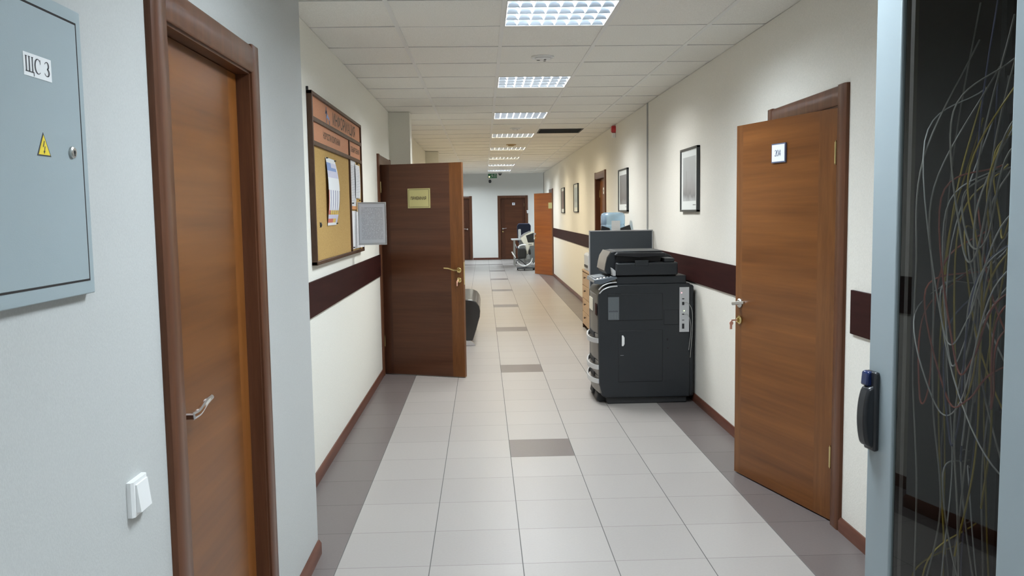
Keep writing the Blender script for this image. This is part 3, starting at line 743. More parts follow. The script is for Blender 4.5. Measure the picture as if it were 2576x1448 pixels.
# ------------------------------------------------------------------ notice board on the left wall
BY0, BY1, BZ0, BZ1 = 4.80, 6.71, 1.228, 2.205
t = thing('notice_board', (XL, BY0, BZ0), 90, 'framed cork notice board with salmon header panels on the left wall', 'notice board')
bw, bh = BY1 - BY0, BZ1 - BZ0
f = 0.022
mb = B(0, f, -0.032, 0, 0, bh).box(bw - f, bw, -0.032, 0, 0, bh).box(0, bw, -0.032, 0, 0, f).box(0, bw, -0.032, 0, bh - f, bh)
mb.build('frame', 'dkwood', t, bevel=0.003)
zr1, zr2 = bh - 0.165, bh - 0.30       # the two cross rails
dv = 1.315                              # upright between the two columns
mb = B(f, bw - f, -0.030, 0, zr1, zr1 + 0.026).box(f, bw - f, -0.030, 0, zr2, zr2 + 0.026).box(dv, dv + 0.022, -0.030, 0, f, zr1)
mb.build('divider', 'dkwood', t, bevel=0.002)
hd = MB().mat(0).box(f, bw - f, -0.020, 0, zr1 + 0.026, bh - f).mat(1)
hd.text('ИНФОРМАЦИЯ', 1.18, -0.0205, zr1 + 0.046, 0.074, 0.94, 0.014)
# emblem: a mast with a blue ribbon and a small plinth
hd.mat(2).stroke([(0.490, zr1 + 0.034), (0.490, zr1 + 0.132)], 0.02, -0.0206).stroke([(0.465, zr1 + 0.104), (0.515, zr1 + 0.104)], 0.010, -0.0206)
hd.stroke([(0.455, zr1 + 0.09), (0.500, zr1 + 0.10), (0.540, zr1 + 0.082)], 0.010, -0.0206)
hd.mat(3).stroke([(0.500, zr1 + 0.066), (0.530, zr1 + 0.082), (0.565, zr1 + 0.066), (0.590, zr1 + 0.07)], [0.012, 0.022, 0.020, 0.008], -0.0207)
hd.mat(2).stroke([(0.590, zr1 + 0.032), (0.590, zr1 + 0.058)], 0.026, -0.0206)
hd.build('header', ['header', 'inkbrown', 'inkblue', 'pblue'], t)
s1 = MB().mat(0).box(f, dv, -0.020, 0, zr2 + 0.026, zr1).mat(1).text('НОВОСТИ КОМПАНИИ', 0.665, -0.0205, zr2 + 0.065, 0.038, 0.60, 0.022); s1.build('column_title', ['header', 'inkbrown'], t)
s2 = MB().mat(0).box(dv + 0.022, bw - f, -0.020, 0, zr2 + 0.026, zr1).mat(1).text('ОБЪЯВЛЕНИЯ', 1.63, -0.0205, zr2 + 0.065, 0.036, 0.42, 0.022); s2.build('column_title', ['header', 'inkbrown'], t)
B(f, dv, -0.018, 0, f, zr2).build('cork_panel', 'cork', t); B(dv + 0.022, bw - f, -0.018, 0, f, zr2).build('cork_panel', 'cork', t)
B(0.0, 0.012, -0.012, 0, bh, bh + 0.02).build('hanger', 'softblack', t)
BX = XL + 0.018                          # cork face

def sheet(name, y0, y1, z0, z1, mat, label, cat, lift=0.003, bow=0.0, group=None, curl=0.0):
    """paper pinned to the cork, a thin curved sheet"""
    o = thing(name, (BX, (y0 + y1) / 2, (z0 + z1) / 2), 90, label, cat, group)
    w, h = (y1 - y0) / 2, (z1 - z0) / 2; mb = MB(); nz, nx = 10, 4; vs = []
    for side in (0, 1):
        for i in range(nz + 1):
            v = -1 + 2 * i / nz
            for j in range(nx + 1):
                u = -1 + 2 * j / nx
                d = lift + bow * (1 - v * v) + curl * max(0, u) ** 2
                vs.append((u * w, -(d + 0.0006 * (1 - side)), v * h))
    n1 = (nz + 1) * (nx + 1); fs = []
    for i in range(nz):
        for j in range(nx):
            a = i * (nx + 1) + j; fs.append((a, a + 1, a + nx + 2, a + nx + 1)); b = a + n1; fs.append((b, b + nx + 1, b + nx + 2, b + 1))
    mb.add(vs, fs); mb.build('paper', mat, o, smooth=60)
    return o
M['print1'] = lines_material('small_print', (0.74, 0.76, 0.80), (0.30, 0.31, 0.36), 0.012, w=0.24, h=0.34)
M['print2'] = lines_material('faint_print', (0.80, 0.82, 0.85), (0.55, 0.57, 0.62), 0.010, w=0.3, h=0.44)
M['print3'] = lines_material('holder_print', (0.62, 0.64, 0.68), (0.34, 0.35, 0.40), 0.009, w=0.2, h=0.29, duty=0.5)
sheet('pinned_sheet', 6.16, 6.42, 1.56, 1.905, 'print1', 'pinned printed sheet at the upper left of the narrow cork column', 'paper', 0.002)
sheet('pinned_sheet', 6.37, 6.60, 1.635, 1.885, 'print1', 'smaller printed sheet overlapping another at the top of the narrow cork column', 'paper', 0.006, 0.004)
sheet('pinned_note', 6.40, 6.58, 1.535, 1.61, 'tan', 'tan note pinned below the two upper sheets of the notice board', 'note', 0.005)
sheet('pinned_note', 6.17, 6.41, 1.550, 1.575, 'orange', 'orange paper strip pinned across the narrow cork column', 'note', 0.007)
sheet('pinned_sheet', 6.17, 6.63, 1.262, 1.540, 'print2', 'large white sheet at the bottom of the narrow cork column', 'paper', 0.002, 0.002, curl=0.02)
# curled poster with a blue head, white middle, cut strips and a coloured foot
po = thing('wall_calendar', (BX, 5.36, 1.655), 90, 'curled colourful poster with cut strips pinned to the wide cork panel', 'poster')
w, h = 0.155, 0.207
def bow(v, u): return 0.004 + 0.028 * (1 - v * v) * (0.75 + 0.25 * u)
def pband(mb, u0, u1, v0, v1, n=6):
    vs = []
    for i in range(n + 1):
        v = v0 + (v1 - v0) * i / n
        for u in (u0, (u0 + u1) / 2, u1): vs.append((u * w, -bow(v, u), v * h))
    mb.add(vs, [(3 * i + j, 3 * i + j + 1, 3 * i + j + 4, 3 * i + j + 3) for i in range(n) for j in range(2)])
mb = MB()
mb.mat(0); pband(mb, -1, 1, 0.86, 1.0); mb.mat(1); pband(mb, -1, -0.15, 0.62, 0.86); mb.mat(4); pband(mb, -0.15, 1, 0.72, 0.86); mb.mat(1); pband(mb, -0.15, 0.8, 0.62, 0.72); mb.mat(0); pband(mb, 0.8, 1, 0.62, 0.72)
mb.mat(4); pband(mb, -1, 1, 0.42, 0.62); mb.mat(0); pband(mb, -1, 1, 0.05, 0.42, 8)
for k in range(5):
    a = -1 + 0.4 * k
    mb.mat(2 if k in (0,) else 4); pband(mb, a, a + 0.13, -0.55, 0.05, 8)
    mb.mat(0); pband(mb, a + 0.13, a + 0.33, -0.55, 0.05, 8)
    mb.mat(5); pband(mb, a + 0.33, a + 0.40, -0.62, 0.05, 8)
    mb.mat(2 if k == 0 else 3); pband(mb, a, a + 0.33, -0.68, -0.55)
mb.mat(4); pband(mb, -1, 1, -0.80, -0.68); mb.mat(3); pband(mb, 0.0, 0.6, -0.92, -0.80); mb.mat(2); pband(mb, -1, 0.0, -0.92, -0.80); mb.mat(4); pband(mb, 0.6, 1, -0.92, -0.80); mb.mat(0); pband(mb, -1, 1, -1, -0.92)
mb.build('sheet', ['paper', 'pblue', 'pred', 'pyel', 'plilac', 'inkblue'], po, smooth=60)
def pin(y, z, label, m='softblack', d=0.004):
    o = MB().lathe([(0.0045, 0.0), (0.0045, -0.003), (0.003, -0.009), (0.006, -0.012)], (0, 0, 0), 1, 10).build('pushpin', m)
    o.location = (BX + d, y, z); o.rotation_euler = (0, 0, R(90)); tag(o, label, 'pushpin', 'pushpins in the notice board')
pin(5.225, 1.858, 'dark pushpin at the upper left corner of the curled poster'); pin(5.50, 1.855, 'dark pushpin at the upper right corner of the curled poster')
pin(5.505, 1.458, 'dark pushpin at the lower right corner of the curled poster'); pin(6.43, 1.89, 'dark pushpin at the top of the narrow cork column', d=0.008)
pin(6.52, 1.62, 'dark pushpin between the small sheet and the tan note', d=0.008); pin(6.2, 1.595, 'dark pushpin above the orange strip', d=0.005); pin(6.19, 1.275, 'dark pushpin at the lower left of the large white sheet', d=0.005)
t = thing('paper_pin', (BX, 4.995, 1.455), 90, 'small black beetle-shaped pin alone low on the wide cork panel', 'pin')
MB().lathe([(0.012, 0), (0.011, -0.006), (0.004, -0.01)], (0, 0, 0), 1, 12).build('head', 'softblack', t)
mb = MB()
for k in (-1, 0, 1):
    mb.box(-0.024, 0.024, -0.003, 0, k * 0.012 - 0.002, k * 0.012 + 0.002)
mb.build('leg', 'softblack', t)
# document holder sticking out from the board
t = thing('document_holder', (XL + 0.032, 6.40, 1.285), 4, 'clear plastic holder with a printed sheet jutting out from the notice board', 'document holder')
hw, hh = 0.208, 0.318
M['acr2'] = M['acrylic']
mb = B(0, hw, 0.0025, 0.004, 0, hh).box(hw - 0.003, hw, -0.0025, 0.0025, 0, hh).box(0, hw, -0.0025, 0.0025, 0, 0.003); mb.build('back_sheet', 'ltgrey', t)
o = B(-hw * 0.46, hw * 0.46, -0.0006, 0.0006, -hh * 0.46, hh * 0.46).build('printed_page', 'print3', t); o.location = (hw / 2, 0.001, hh / 2)
mb = B(-0.002, hw + 0.001, -0.006, 0.006, hh - 0.004, hh + 0.001).box(-0.002, hw + 0.001, -0.006, 0.006, -0.001, 0.005).box(hw - 0.003, hw + 0.002, -0.006, 0.006, 0, hh)
mb.build('rim', 'ltgrey', t)

# ------------------------------------------------------------------ framed pictures on the right wall
def picture(y0, y1, z0, z1, label, cols, seed):
    w, h = y1 - y0, z1 - z0
    t = thing('framed_picture', (XR, (y0 + y1) / 2, z0), -90, label, 'picture', 'framed pictures along the right wall')
    f = 0.016; a = w / 2
    mb = B(-a, -a + f, -0.026, 0, 0, h).box(a - f, a, -0.026, 0, 0, h).box(-a, a, -0.026, 0, 0, f).box(-a, a, -0.026, 0, h - f, h); mb.build('frame', 'framedark', t, bevel=0.0015)
    mb = MB().mat(0).box(-a + f, a - f, -0.016, -0.002, f, h - f).mat(1).box(a - f - 0.14, a - f - 0.05, -0.0166, -0.016, f + 0.034, f + 0.042)
    mb.build('mat', ['mat', 'grey'], t)
    pm = picture_material('landscape_print', *cols, seed, w - 0.14, h - 0.15)
    o = B(-a + 0.07, a - 0.07, -0.0165, -0.016, 0, h - 0.155).build('print', pm, t); o.location = (0, 0, 0.085)
G1 = ((0.46, 0.49, 0.50), (0.31, 0.31, 0.32), (0.20, 0.20, 0.21))
picture(6.43, 6.98, 1.497, 2.0, 'framed misty grey landscape closest to door 204', G1, 1.7)
picture(9.585, 10.20, 1.505, 2.0, 'framed grey print above the blue water bottle', ((0.24, 0.24, 0.25), (0.16, 0.15, 0.15), (0.13, 0.12, 0.12)), 5.1)
picture(14.60, 15.25, 1.503, 2.005, 'framed pale blue grey print just past the closed door with a white plate', ((0.48, 0.55, 0.58), (0.36, 0.42, 0.46), (0.55, 0.6, 0.62)), 9.3)
picture(17.05, 17.70, 1.490, 2.005, 'framed brownish print nearest the far orange door', ((0.17, 0.10, 0.08), (0.15, 0.09, 0.07), (0.19, 0.12, 0.10)), 13.0)

# conduit and alarm
o = tag(B(-0.014, 0.014, -0.013, 0, 0, H - 1.145).build('cable_conduit', 'conduit', bevel=0.002), 'thin grey vertical cable conduit running down the right wall', 'conduit')
o.location = (XR, 8.47, 1.143); o.rotation_euler = (0, 0, R(-90))
t = thing('fire_alarm', (XR, 10.55, 2.45), -90, 'small red and white fire alarm sounder high on the right wall', 'fire alarm')
MB().lathe([(0.046, 0), (0.046, -0.035), (0.036, -0.05), (0.001, -0.052)], (0, 0, 0.07), 1, 20).build('horn', 'red', t)
B(-0.03, 0.03, -0.04, 0, -0.035, 0.025).build('bracket', 'white', t, bevel=0.006)

# ------------------------------------------------------------------ copier
cx0, cy0 = 1.25, 6.78
cp = thing('copier', (cx0, cy0, 0), 0, 'large charcoal office copier standing on the floor by the right wall', 'copier')
O = (cx0, cy0, 0)
YN, YF = 6.50, 7.06
def part(mb, name, mat, bevel=0.0, par=cp, **k): return mb.build(name, mat, par, bevel=bevel, off=O, **k)
mb = MB().prism([(0.905, 0.07), (0.885, 0.16), (0.880, 0.86), (0.90, 0.90), (0.96, 0.935), (1.02, 0.945), (1.60, 0.945), (1.60, 0.05), (0.94, 0.05)], 1, YN, YF)
body = part(mb, 'body', 'copier', 0.010, seg=3)
part(B(0.95, 1.58, YN + 0.02, YF - 0.02, 0.0, 0.055), 'plinth', 'softblack', 0.008)
mb = MB().prism([(0.90, 0.0), (0.875, 0.02), (0.885, 0.075), (0.96, 0.075), (0.97, 0.0)], 1, YN + 0.10, YN + 0.24)
part(mb, 'stabiliser_foot', 'softblack', 0.008)
mb = MB().prism([(0.90, 0.0), (0.875, 0.02), (0.885, 0.075), (0.96, 0.075), (0.97, 0.0)], 1, YF - 0.2, YF - 0.06)
part(mb, 'stabiliser_foot', 'softblack', 0.008)
part(B(1.585, 1.634, YN + 0.012, YF - 0.02, 0.05, 0.93), 'rear_cover', 'copier', 0.018, seg=3)
# side covers, flush with thin joints
def cover(x0, x1, z0, z1, name):
    part(B(x0, x1, YN - 0.0006, YN + 0.01, z0, z1), 'joint', 'copier_line')
    return part(B(x0 + 0.003, x1 - 0.003, YN - 0.003, YN + 0.01, z0 + 0.003, z1 - 0.003), name, 'copier', 0.002)
up = cover(0.955, 1.385, 0.660, 0.872, 'upper_side_cover')
lo = cover(1.035, 1.385, 0.175, 0.585, 'lower_side_door')
cover(1.392, 1.512, 0.62, 0.74, 'small_side_cover')
part(B(1.012, 1.06, YN - 0.004, YN, 0.868, 0.874), 'slot', 'copier_line')
part(MB().prism([(1.062, 0.462), (1.075, 0.462), (1.084, 0.478), (1.084, 0.528), (1.074, 0.545), (1.063, 0.545)], 1, YN - 0.012, YN), 'latch', 'white', 0.002, par=cp)
part(B(1.052, 1.078, YN - 0.0042, YN - 0.002, 0.387, 0.389), 'arrow_mark', 'ltgrey')
part(B(1.415, 1.428, YN - 0.0022, YN + 0.003, 0.498, 0.516), 'socket', 'copier_line')
part(B(1.418, 1.43, YN - 0.0022, YN + .003, 0.435, 0.442), 'slot', 'copier_line')
mb = MB().mat(0).box(0.957, 1.043, YN - 0.0045, YN - 0.003, 0.668, 0.846).mat(1)
for k in range(7): mb.box(0.964 + k * 0.0105, 0.971 + k * 0.0105, YN - 0.005, YN - 0.0045, 0.731, 0.7385 + 0.002 * (k % 2))
mb.mat(2)
for k in range(6): mb.box(0.966 + k * 0.0122, 0.9675 + k * 0.0122, YN - 0.0049, YN - 0.0045, 0.676, 0.724)
part(mb, 'serial_label', ['sticker', 'ink', 'grey'])
# white interface board with sockets and lamps
mb = MB().mat(0).box(1.515, 1.590, YN - 0.008, YN, 0.565, 0.915)
mb.mat(1)
for z0, z1 in ((0.82, 0.828), (0.775, 0.80), (0.70, 0.708), (0.655, 0.66), (0.59, 0.63)): mb.box(1.535, 1.552, YN - 0.0086, YN - 0.007, z0, z1)
mb.mat(2).box(1.528, 1.534, YN - 0.009, YN - 0.007, 0.868, 0.874).mat(3).box(1.548, 1.554, YN - 0.009, YN - 0.007, 0.727, 0.733)
part(mb, 'interface_board', ['ltgrey', 'copier_line', 'led_red', 'led_green'])
for k, (x1, z1, z2) in enumerate(((1.60, 0.70, 0.42), (1.612, 0.79, 0.36))):
    part(MB().tube(smooth_path([(1.553, YN - 0.006, z1), (1.575, YN - 0.02, z1 + 0.005), (x1, YN - 0.014, z1 - 0.06), (x1 + 0.004, YN - 0.006, (z1 + z2) / 2), (x1 - 0.01, YN + 0.0, z2)], 6), 0.002, 6), 'network_cable', 'cg')
# front: three drawers with bowed silver handles, upper cover with stickers
def front(z0, z1, name):
    pts = [(0.888, YN + 0.004)] + [(0.888 - 0.022 * math.sin(math.pi * i / 10), YN + 0.01 + (YF - YN - 0.02) * i / 10) for i in range(1, 10)] + [(0.888, YF - 0.004)]
    mb = MB().prism(pts + [(0.92, YF - 0.004), (0.92, YN + 0.004)], 2, z0, z1)
    return part(mb, name, 'copier_front', 0.003)
front(0.555, 0.86, 'front_cover')
for z0, z1, hz in ((0.345, 0.55, 0.505), (0.225, 0.34, 0.295), (0.09, 0.22, 0.185)):
    dr = front(z0, z1, 'paper_drawer')
    pts = [(0.875 - 0.045 * math.sin(math.pi * i / 14) ** 0.7, YN + 0.01 + (YF - YN - 0.02) * i / 14, hz - 0.012 * math.sin(math.pi * i / 14)) for i in range(15)]
    vs = []; fs = []
    for p in pts:
        for q in ((0, -0.018), (0, 0.018), (0.012, 0.018), (0.012, -0.018)): vs.append((p[0] + q[0], p[1], p[2] + q[1]))
    for i in range(14):
        for j in range(4): fs.append((i * 4 + j, i * 4 + (j + 1) % 4, (i + 1) * 4 + (j + 1) % 4, (i + 1) * 4 + j))
    fs += [(0, 1, 2, 3)[::-1], (56, 57, 58, 59)]
    hb = MB().add(vs, fs)
    hb.build('handle', 'silver', dr, off=O, smooth=50)
    B(0.864, 0.8875, YN + 0.15, YF - 0.15, hz + 0.016, hz + 0.05).build('grip_recess', 'copier_line', dr, off=O)
mb = MB().mat(0).box(0.862, 0.866, YN + 0.20, YN + 0.40, 0.72, 0.82).mat(1).box(0.872, 0.876, YN + 0.04, YN + 0.13, 0.70, 0.79)
part(mb, 'front_stickers', ['cream', 'rail'])
# key panel
vs = []
kp = [(0.845, 0.955), (0.85, 0.985), (1.02, 1.008), (1.03, 0.99), (0.90, 0.945)]
part(MB().prism(kp, 1, YN - 0.02, YF - 0.12), 'key_panel', 'copier_top', 0.006)
def kpt(x): return 0.985 + (x - 0.85) * 0.023 / 0.17
mb = MB()
for k in range(5):
    x = 0.868 + 0.026 * k + 0.004; y = YN + 0.02
    mb.mat(0 if k < 3 else 1).add([(x, y, kpt(x) + 0.002), (x + 0.012, y, kpt(x + 0.012) + 0.002), (x + 0.016, y + 0.03, kpt(x + 0.016) + 0.002), (x + 0.004, y + 0.03, kpt(x + 0.004) + 0.002)], [(0, 1, 2, 3)])
part(mb, 'keys', ['key_glow', 'white'])  # the first keys are given a glow to draw their bright marks
mb = MB(); mb.add([(0.868, YN + 0.12, kpt(0.868) + 0.002), (0.99, YN + 0.12, kpt(0.99) + 0.002), (0.99, YN + 0.36, kpt(0.99) + 0.002), (0.868, YN + 0.36, kpt(0.868) + 0.002)], [(0, 1, 2, 3)])
part(mb, 'display', 'sticker')
# silver arched trims below the key panel
for z, x0 in ((0.905, 0.89), (0.935, 0.885)):
    pts = smooth_path([(x0, YN - 0.004, z - 0.03), (x0 + 0.03, YN - 0.004, z), (x0 + 0.08, YN - 0.004, z + 0.02), (x0 + 0.14, YN - 0.004, z + 0.026)], 6)
    part(MB().tube(pts, 0.005, 8), 'arched_trim', 'silver')
# scanner and feeder
part(B(1.022, 1.57, YN + 0.005, YF - 0.01, 0.943, 1.008), 'scanner', 'copier', 0.008)
part(B(1.018, 1.50, YN - 0.02, YF - 0.08, 1.012, 1.112), 'feeder_base', 'copier', 0.012, seg=3)
mb = MB().prism([(0.955, 1.022), (0.942, 1.05), (0.950, 1.10), (0.962, 1.15), (0.990, 1.192), (1.035, 1.198), (1.04, 1.022)], 1, YN + 0.06, YF - 0.08)
part(mb, 'feeder_head', 'copier', 0.006)
mb = MB().prism([(0.942, 1.05), (0.936, 1.05), (0.944, 1.10), (0.957, 1.152), (0.986, 1.197), (0.992, 1.192), (0.962, 1.15), (0.950, 1.10)], 1, YN + 0.058, YF - 0.082); part(mb, 'feeder_lit_edge', 'copier_front')  # paler strip colours the head's left side as lit
mb = B(1.03, 1.39, YN + 0.05, YF - 0.09, 1.180, 1.200).box(1.03, 1.38, YN + 0.30, YF - 0.09, 1.11, 1.18); part(mb, 'feeder_cover', 'copier', 0.006)
mb = MB().prism([(1.02, 1.115), (1.035, 1.168), (1.37, 1.182), (1.385, 1.175), (1.375, 1.118)], 1, YN + 0.045, YN + 0.052); part(mb, 'feeder_cavity_shade', 'black')  # black sheet standing in for the shade inside the feeder cavity
mb = MB().prism([(1.01, 1.17), (1.03, 1.190), (1.40, 1.184), (1.41, 1.165), (1.20, 1.150)], 1, YN - 0.015, YN + 0.05); part(mb, 'input_tray', 'black', 0.004)
part(B(1.165, 1.27, YN - 0.024, YN - 0.01, 1.085, 1.130), 'tray_catch', 'copier', 0.004)
part(B(1.395, 1.475, YN - 0.01, YF - 0.15, 1.112, 1.142), 'feeder_step', 'copier', 0.006)
part(MB().prism([(1.39, 1.2), (1.49, 1.155), (1.52, 1.12), (1.40, 1.12)], 1, YN + 0.2, YF - 0.09), 'output_tray', 'softblack', 0.005)
part(MB().prism([(0.995, 1.012), (1.016, 1.012), (1.016, 1.05), (0.985, 1.075)], 1, YN - 0.02, YN + 0.1), 'corner_trim', 'ltgrey', 0.003)

# ------------------------------------------------------------------ screen, cooler, drawer unit, printer
t = thing('partition_screen', (1.335, 8.2, 0), 0, 'dark blue grey freestanding screen behind the copier', 'screen')
B(-0.305, 0.305, -0.018, 0.018, 0.04, 1.318).build('screen_panel', 'screen', t, bevel=0.004)
mb = B(-0.31, -0.302, -0.02, 0.02, 0.03, 1.325).box(0.302, 0.31, -0.02, 0.02, 0.03, 1.325).box(-0.31, 0.31, -0.02, 0.02, 1.316, 1.326); mb.build('edge_strip', 'grey', t, bevel=0.002)
for x in (-0.26, 0.26): B(x - 0.02, x + 0.02, -0.14, 0.14, 0.0, 0.03).build('foot', 'grey', t, bevel=0.004)

t = thing('water_cooler', (1.455, 9.46, 0), 0, 'black topped water cooler standing behind the dark screen', 'water cooler')
B(-0.155, 0.155, -0.16, 0.16, 0, 1.19).build('body', 'white', t, bevel=0.015)
B(-0.165, 0.165, -0.17, 0.17, 1.19, 1.255).build('collar', 'black', t, bevel=0.02)
MB().prism([(-0.17, 1.24), (-0.155, 1.355), (-0.06, 1.325), (-0.05, 1.24)], 1, -0.165, -0.145).build('wing', 'black', t, bevel=0.006)
MB().prism([(0.06, 1.24), (0.055, 1.325), (0.16, 1.36), (0.195, 1.24)], 1, -0.165, -0.145).build('wing', 'black', t, bevel=0.006)
t = thing('water_bottle', (1.452, 9.46, 1.256), 0, 'upturned blue water bottle on the black topped cooler', 'bottle')
MB().lathe([(0.03, 0.0), (0.06, 0.012), (0.120, 0.04), (0.135, 0.075), (0.135, 0.10), (0.130, 0.106), (0.135, 0.112), (0.136, 0.20), (0.126, 0.228), (0.10, 0.242), (0.001, 0.238)], (0, 0, 0), 2, 36).build('shell', 'bottle', t, smooth=50)
B(-0.035, 0.06, -0.1372, -0.132, 0.02, 0.15).build('paper_label', 'paper', t)

ux0, ux1, uy0, uy1, uh = 1.285, XR - 0.02, 10.25, 11.0, 0.745
t = thing('drawer_unit', ((ux0 + ux1) / 2, (uy0 + uy1) / 2, 0), -90, 'light wood drawer unit under the grey printer beyond the screen', 'drawer unit')
a, b = (uy1 - uy0) / 2, (ux1 - ux0) / 2
mb = MB().mat(0).box(-a, a, -b + 0.02, b, 0.05, uh).mat(1).box(-a - 0.004, -a + 0.02, -b, b, 0.0, uh).box(a - 0.02, a + 0.004, -b, b, 0, uh)
mb.build('carcass', ['beech', 'brown_edge'], t, bevel=0.002)
B(-a - 0.006, a + 0.006, -b - 0.006, b, uh, uh + 0.022).build('top', 'beech', t, bevel=0.003)
for k in range(4):
    z = 0.06 + k * 0.17
    dr = B(-a + 0.024, a - 0.024, -b - 0.002, -b + 0.02, z, z + 0.162).build('drawer', 'beech', t, bevel=0.002)
    MB().lathe([(0.006, 0), (0.006, -0.012), (0.014, -0.018), (0.012, -0.026), (0.001, -0.028)], (0.0, -b - 0.002, z + 0.11), 1, 14).build('knob', 'brown_edge', dr)
t = thing('desk_printer', (1.455, 10.62, uh + 0.022), -90, 'small light grey printer on the light wood drawer unit', 'printer')
mb = MB().prism([(-0.165, 0.0), (-0.168, 0.20), (-0.14, 0.225), (0.15, 0.225), (0.16, 0.0)], 0, -0.21, 0.21); mb.build('body', 'ltgrey', t, bevel=0.01)
B(-0.16, 0.16, -0.172, -0.15, 0.045, 0.075).build('paper_slot', 'softblack', t)
B(-0.15, 0.15, -0.12, 0.08, 0.224, 0.235).build('lid', 'white', t, bevel=0.005)

# ------------------------------------------------------------------ leather bench behind the reception door
t = thing('leather_bench', (-0.5, 10.25, 0), 0, 'black leather bench with a rolled front edge behind the reception door', 'bench')
O2 = (-0.5, 10.25, 0)
pr = [(-0.88, 0.44), (-0.80, 0.50), (-0.5, 0.525), (-0.22, 0.537), (-0.15, 0.532), (-0.095, 0.505), (-0.062, 0.455), (-0.052, 0.40), (-0.058, 0.335), (-0.078, 0.27), (-0.10, 0.19), (-0.13, 0.10), (-0.145, 0.06), (-0.22, 0.06), (-0.24, 0.14), (-0.30, 0.22), (-0.88, 0.26)]
MB().prism(pr, 1, 9.58, 10.95).build('seat', 'leather', t, bevel=0.012, seg=3, off=O2, smooth=50)
mb = MB().prism([(-0.90, 0.44), (-0.955, 0.90), (-0.90, 0.93), (-0.84, 0.90), (-0.78, 0.50), (-0.80, 0.44)], 1, 9.58, 10.95); mb.build('backrest', 'leather', t, bevel=0.015, seg=3, off=O2)
for y in (9.62, 10.91):
    for x in (-0.85, -0.16):
        MB().prism([(x - 0.07, 0.0), (x + 0.05, 0.0), (x + 0.045, 0.012), (x - 0.02, 0.08), (x - 0.07, 0.09)], 1, y - 0.02, y + 0.02).build('leg', 'chrome', t, bevel=0.003, off=O2)

# ------------------------------------------------------------------ glass-door cabinet on the right
KX, KY0, KY1, KZ = 1.02, 1.46, 2.02, 2.12
t = thing('server_cabinet', (1.33, 1.74, 0), 0, 'tall server cabinet with a smoked glass door in the right foreground', 'cabinet')
O3 = (1.33, 1.74, 0)
mb = B(KX, XR - 0.02, KY1 - 0.025, KY1, 0.0, KZ).box(KX, XR - 0.02, KY0, KY0 + 0.025, 0.0, KZ)
mb.box(KX, XR - 0.02, KY0, KY1, KZ - 0.04, KZ).box(KX, XR - 0.02, KY0, KY1, 0.0, 0.08).box(XR - 0.04, XR - 0.02, KY0, KY1, 0.08, KZ - .04)
mb.build('shell', 'cabdark', t, off=O3)
# the door hangs a little open on its near edge
sw, dw = 0.095, 0.53
mb = B(0, 0.022, dw - sw, dw, 0.06, KZ).box(0, 0.022, 0, sw, 0.06, KZ).box(0, 0.022, sw, dw - sw, 0.06, 0.16).box(0, 0.022, sw, dw - sw, KZ - 0.10, KZ)
kd = mb.build('door', 'alu', t, bevel=0.003)
kd.location = (1.004 - O3[0], 1.475 - O3[1], 0); kd.rotation_euler = (0, 0, R(7.9))
B(0.007, 0.011, sw - 0.01, dw - sw + 0.01, 0.15, KZ - 0.09).build('glass_pane', 'glass', kd)
mb = MB()
for y in (sw, dw - sw - 0.005): mb.box(0.0112, 0.020, y, y + 0.005, 0.16, KZ - 0.1)
mb.build('gasket', 'softblack', kd)
hy, hz0, hz1 = dw - 0.026, 0.925, 1.118
B(-0.014, 0, hy - 0.022, hy + 0.022, hz0, hz1).build('handle_base', 'black', kd, bevel=0.005)
n = 14; prof = []
for i in range(n + 1):
    u = i / n; z = hz0 + 0.014 + (hz1 - hz0 - 0.052) * u
    prof.append((-0.012 - 0.026 * math.sin(math.pi * min(1, 0.10 + u * 0.84)) ** 0.4, z))
MB().prism(prof + [(-0.006, prof[-1][1] + 0.006), (-0.006, hz0 + 0.006)], 1, hy - 0.018, hy + 0.018).build('handle_lever', 'black', kd, bevel=0.007, seg=3)
MB().prism([(-0.010, hz1 - 0.038), (-0.026, hz1 - 0.035), (-0.023, hz1 - 0.002), (-0.010, hz1 + 0.001)], 1, hy - 0.006, hy + 0.021).build('handle_button', 'handleblue', kd, bevel=0.004)
for z in (0.5, 1.0, 1.7): MB().tube([(0.006, -0.008, z), (0.006, -0.008, z + 0.06)], 0.007, 10).build('hinge', 'steel', kd)
# rack rails and equipment inside
mb = MB()
for y in (KY0 + 0.03, KY1 - 0.055): mb.box(KX + 0.20, KX + 0.215, y, y + 0.02, 0.08, KZ - 0.05)
mb.build('rack_rail', 'sticker', t, off=O3)
for z, h, lb in ((1.72, 0.088, 'dark patch panel mounted high behind the cabinet glass'), (1.30, 0.088, 'dark network switch at mid height behind the cabinet glass'), (0.93, 0.088, 'dark patch panel mounted below the cabinet handle height')):
    e = thing('rack_unit', (KX + 0.20, 1.74, z), -90, lb, 'rack equipment', 'rack equipment behind the smoked glass')
    B(-0.215, 0.215, 0.0, 0.25, 0, h).build('case', 'cabdark', e)
    mb = MB()
    for i in range(12):
        for j in range(2): mb.box(-0.19 + i * 0.032, -0.17 + i * 0.032, -0.001, 0.001, 0.015 + j * 0.036, 0.033 + j * 0.036)
    mb.build('ports', 'sticker', e)
rnd = random.Random(21)
cols = [('cy', 'yellow')] * 9 + [('cg', 'grey')] * 15 + [('cr', 'red')] * 5 + [('cw', 'white')] * 8 + [('cb', 'blue')] * 3
rnd.shuffle(cols)
XA, XB, YA, YB = KX + 0.015, KX + 0.15, KY0 + 0.16, KY1 - 0.03
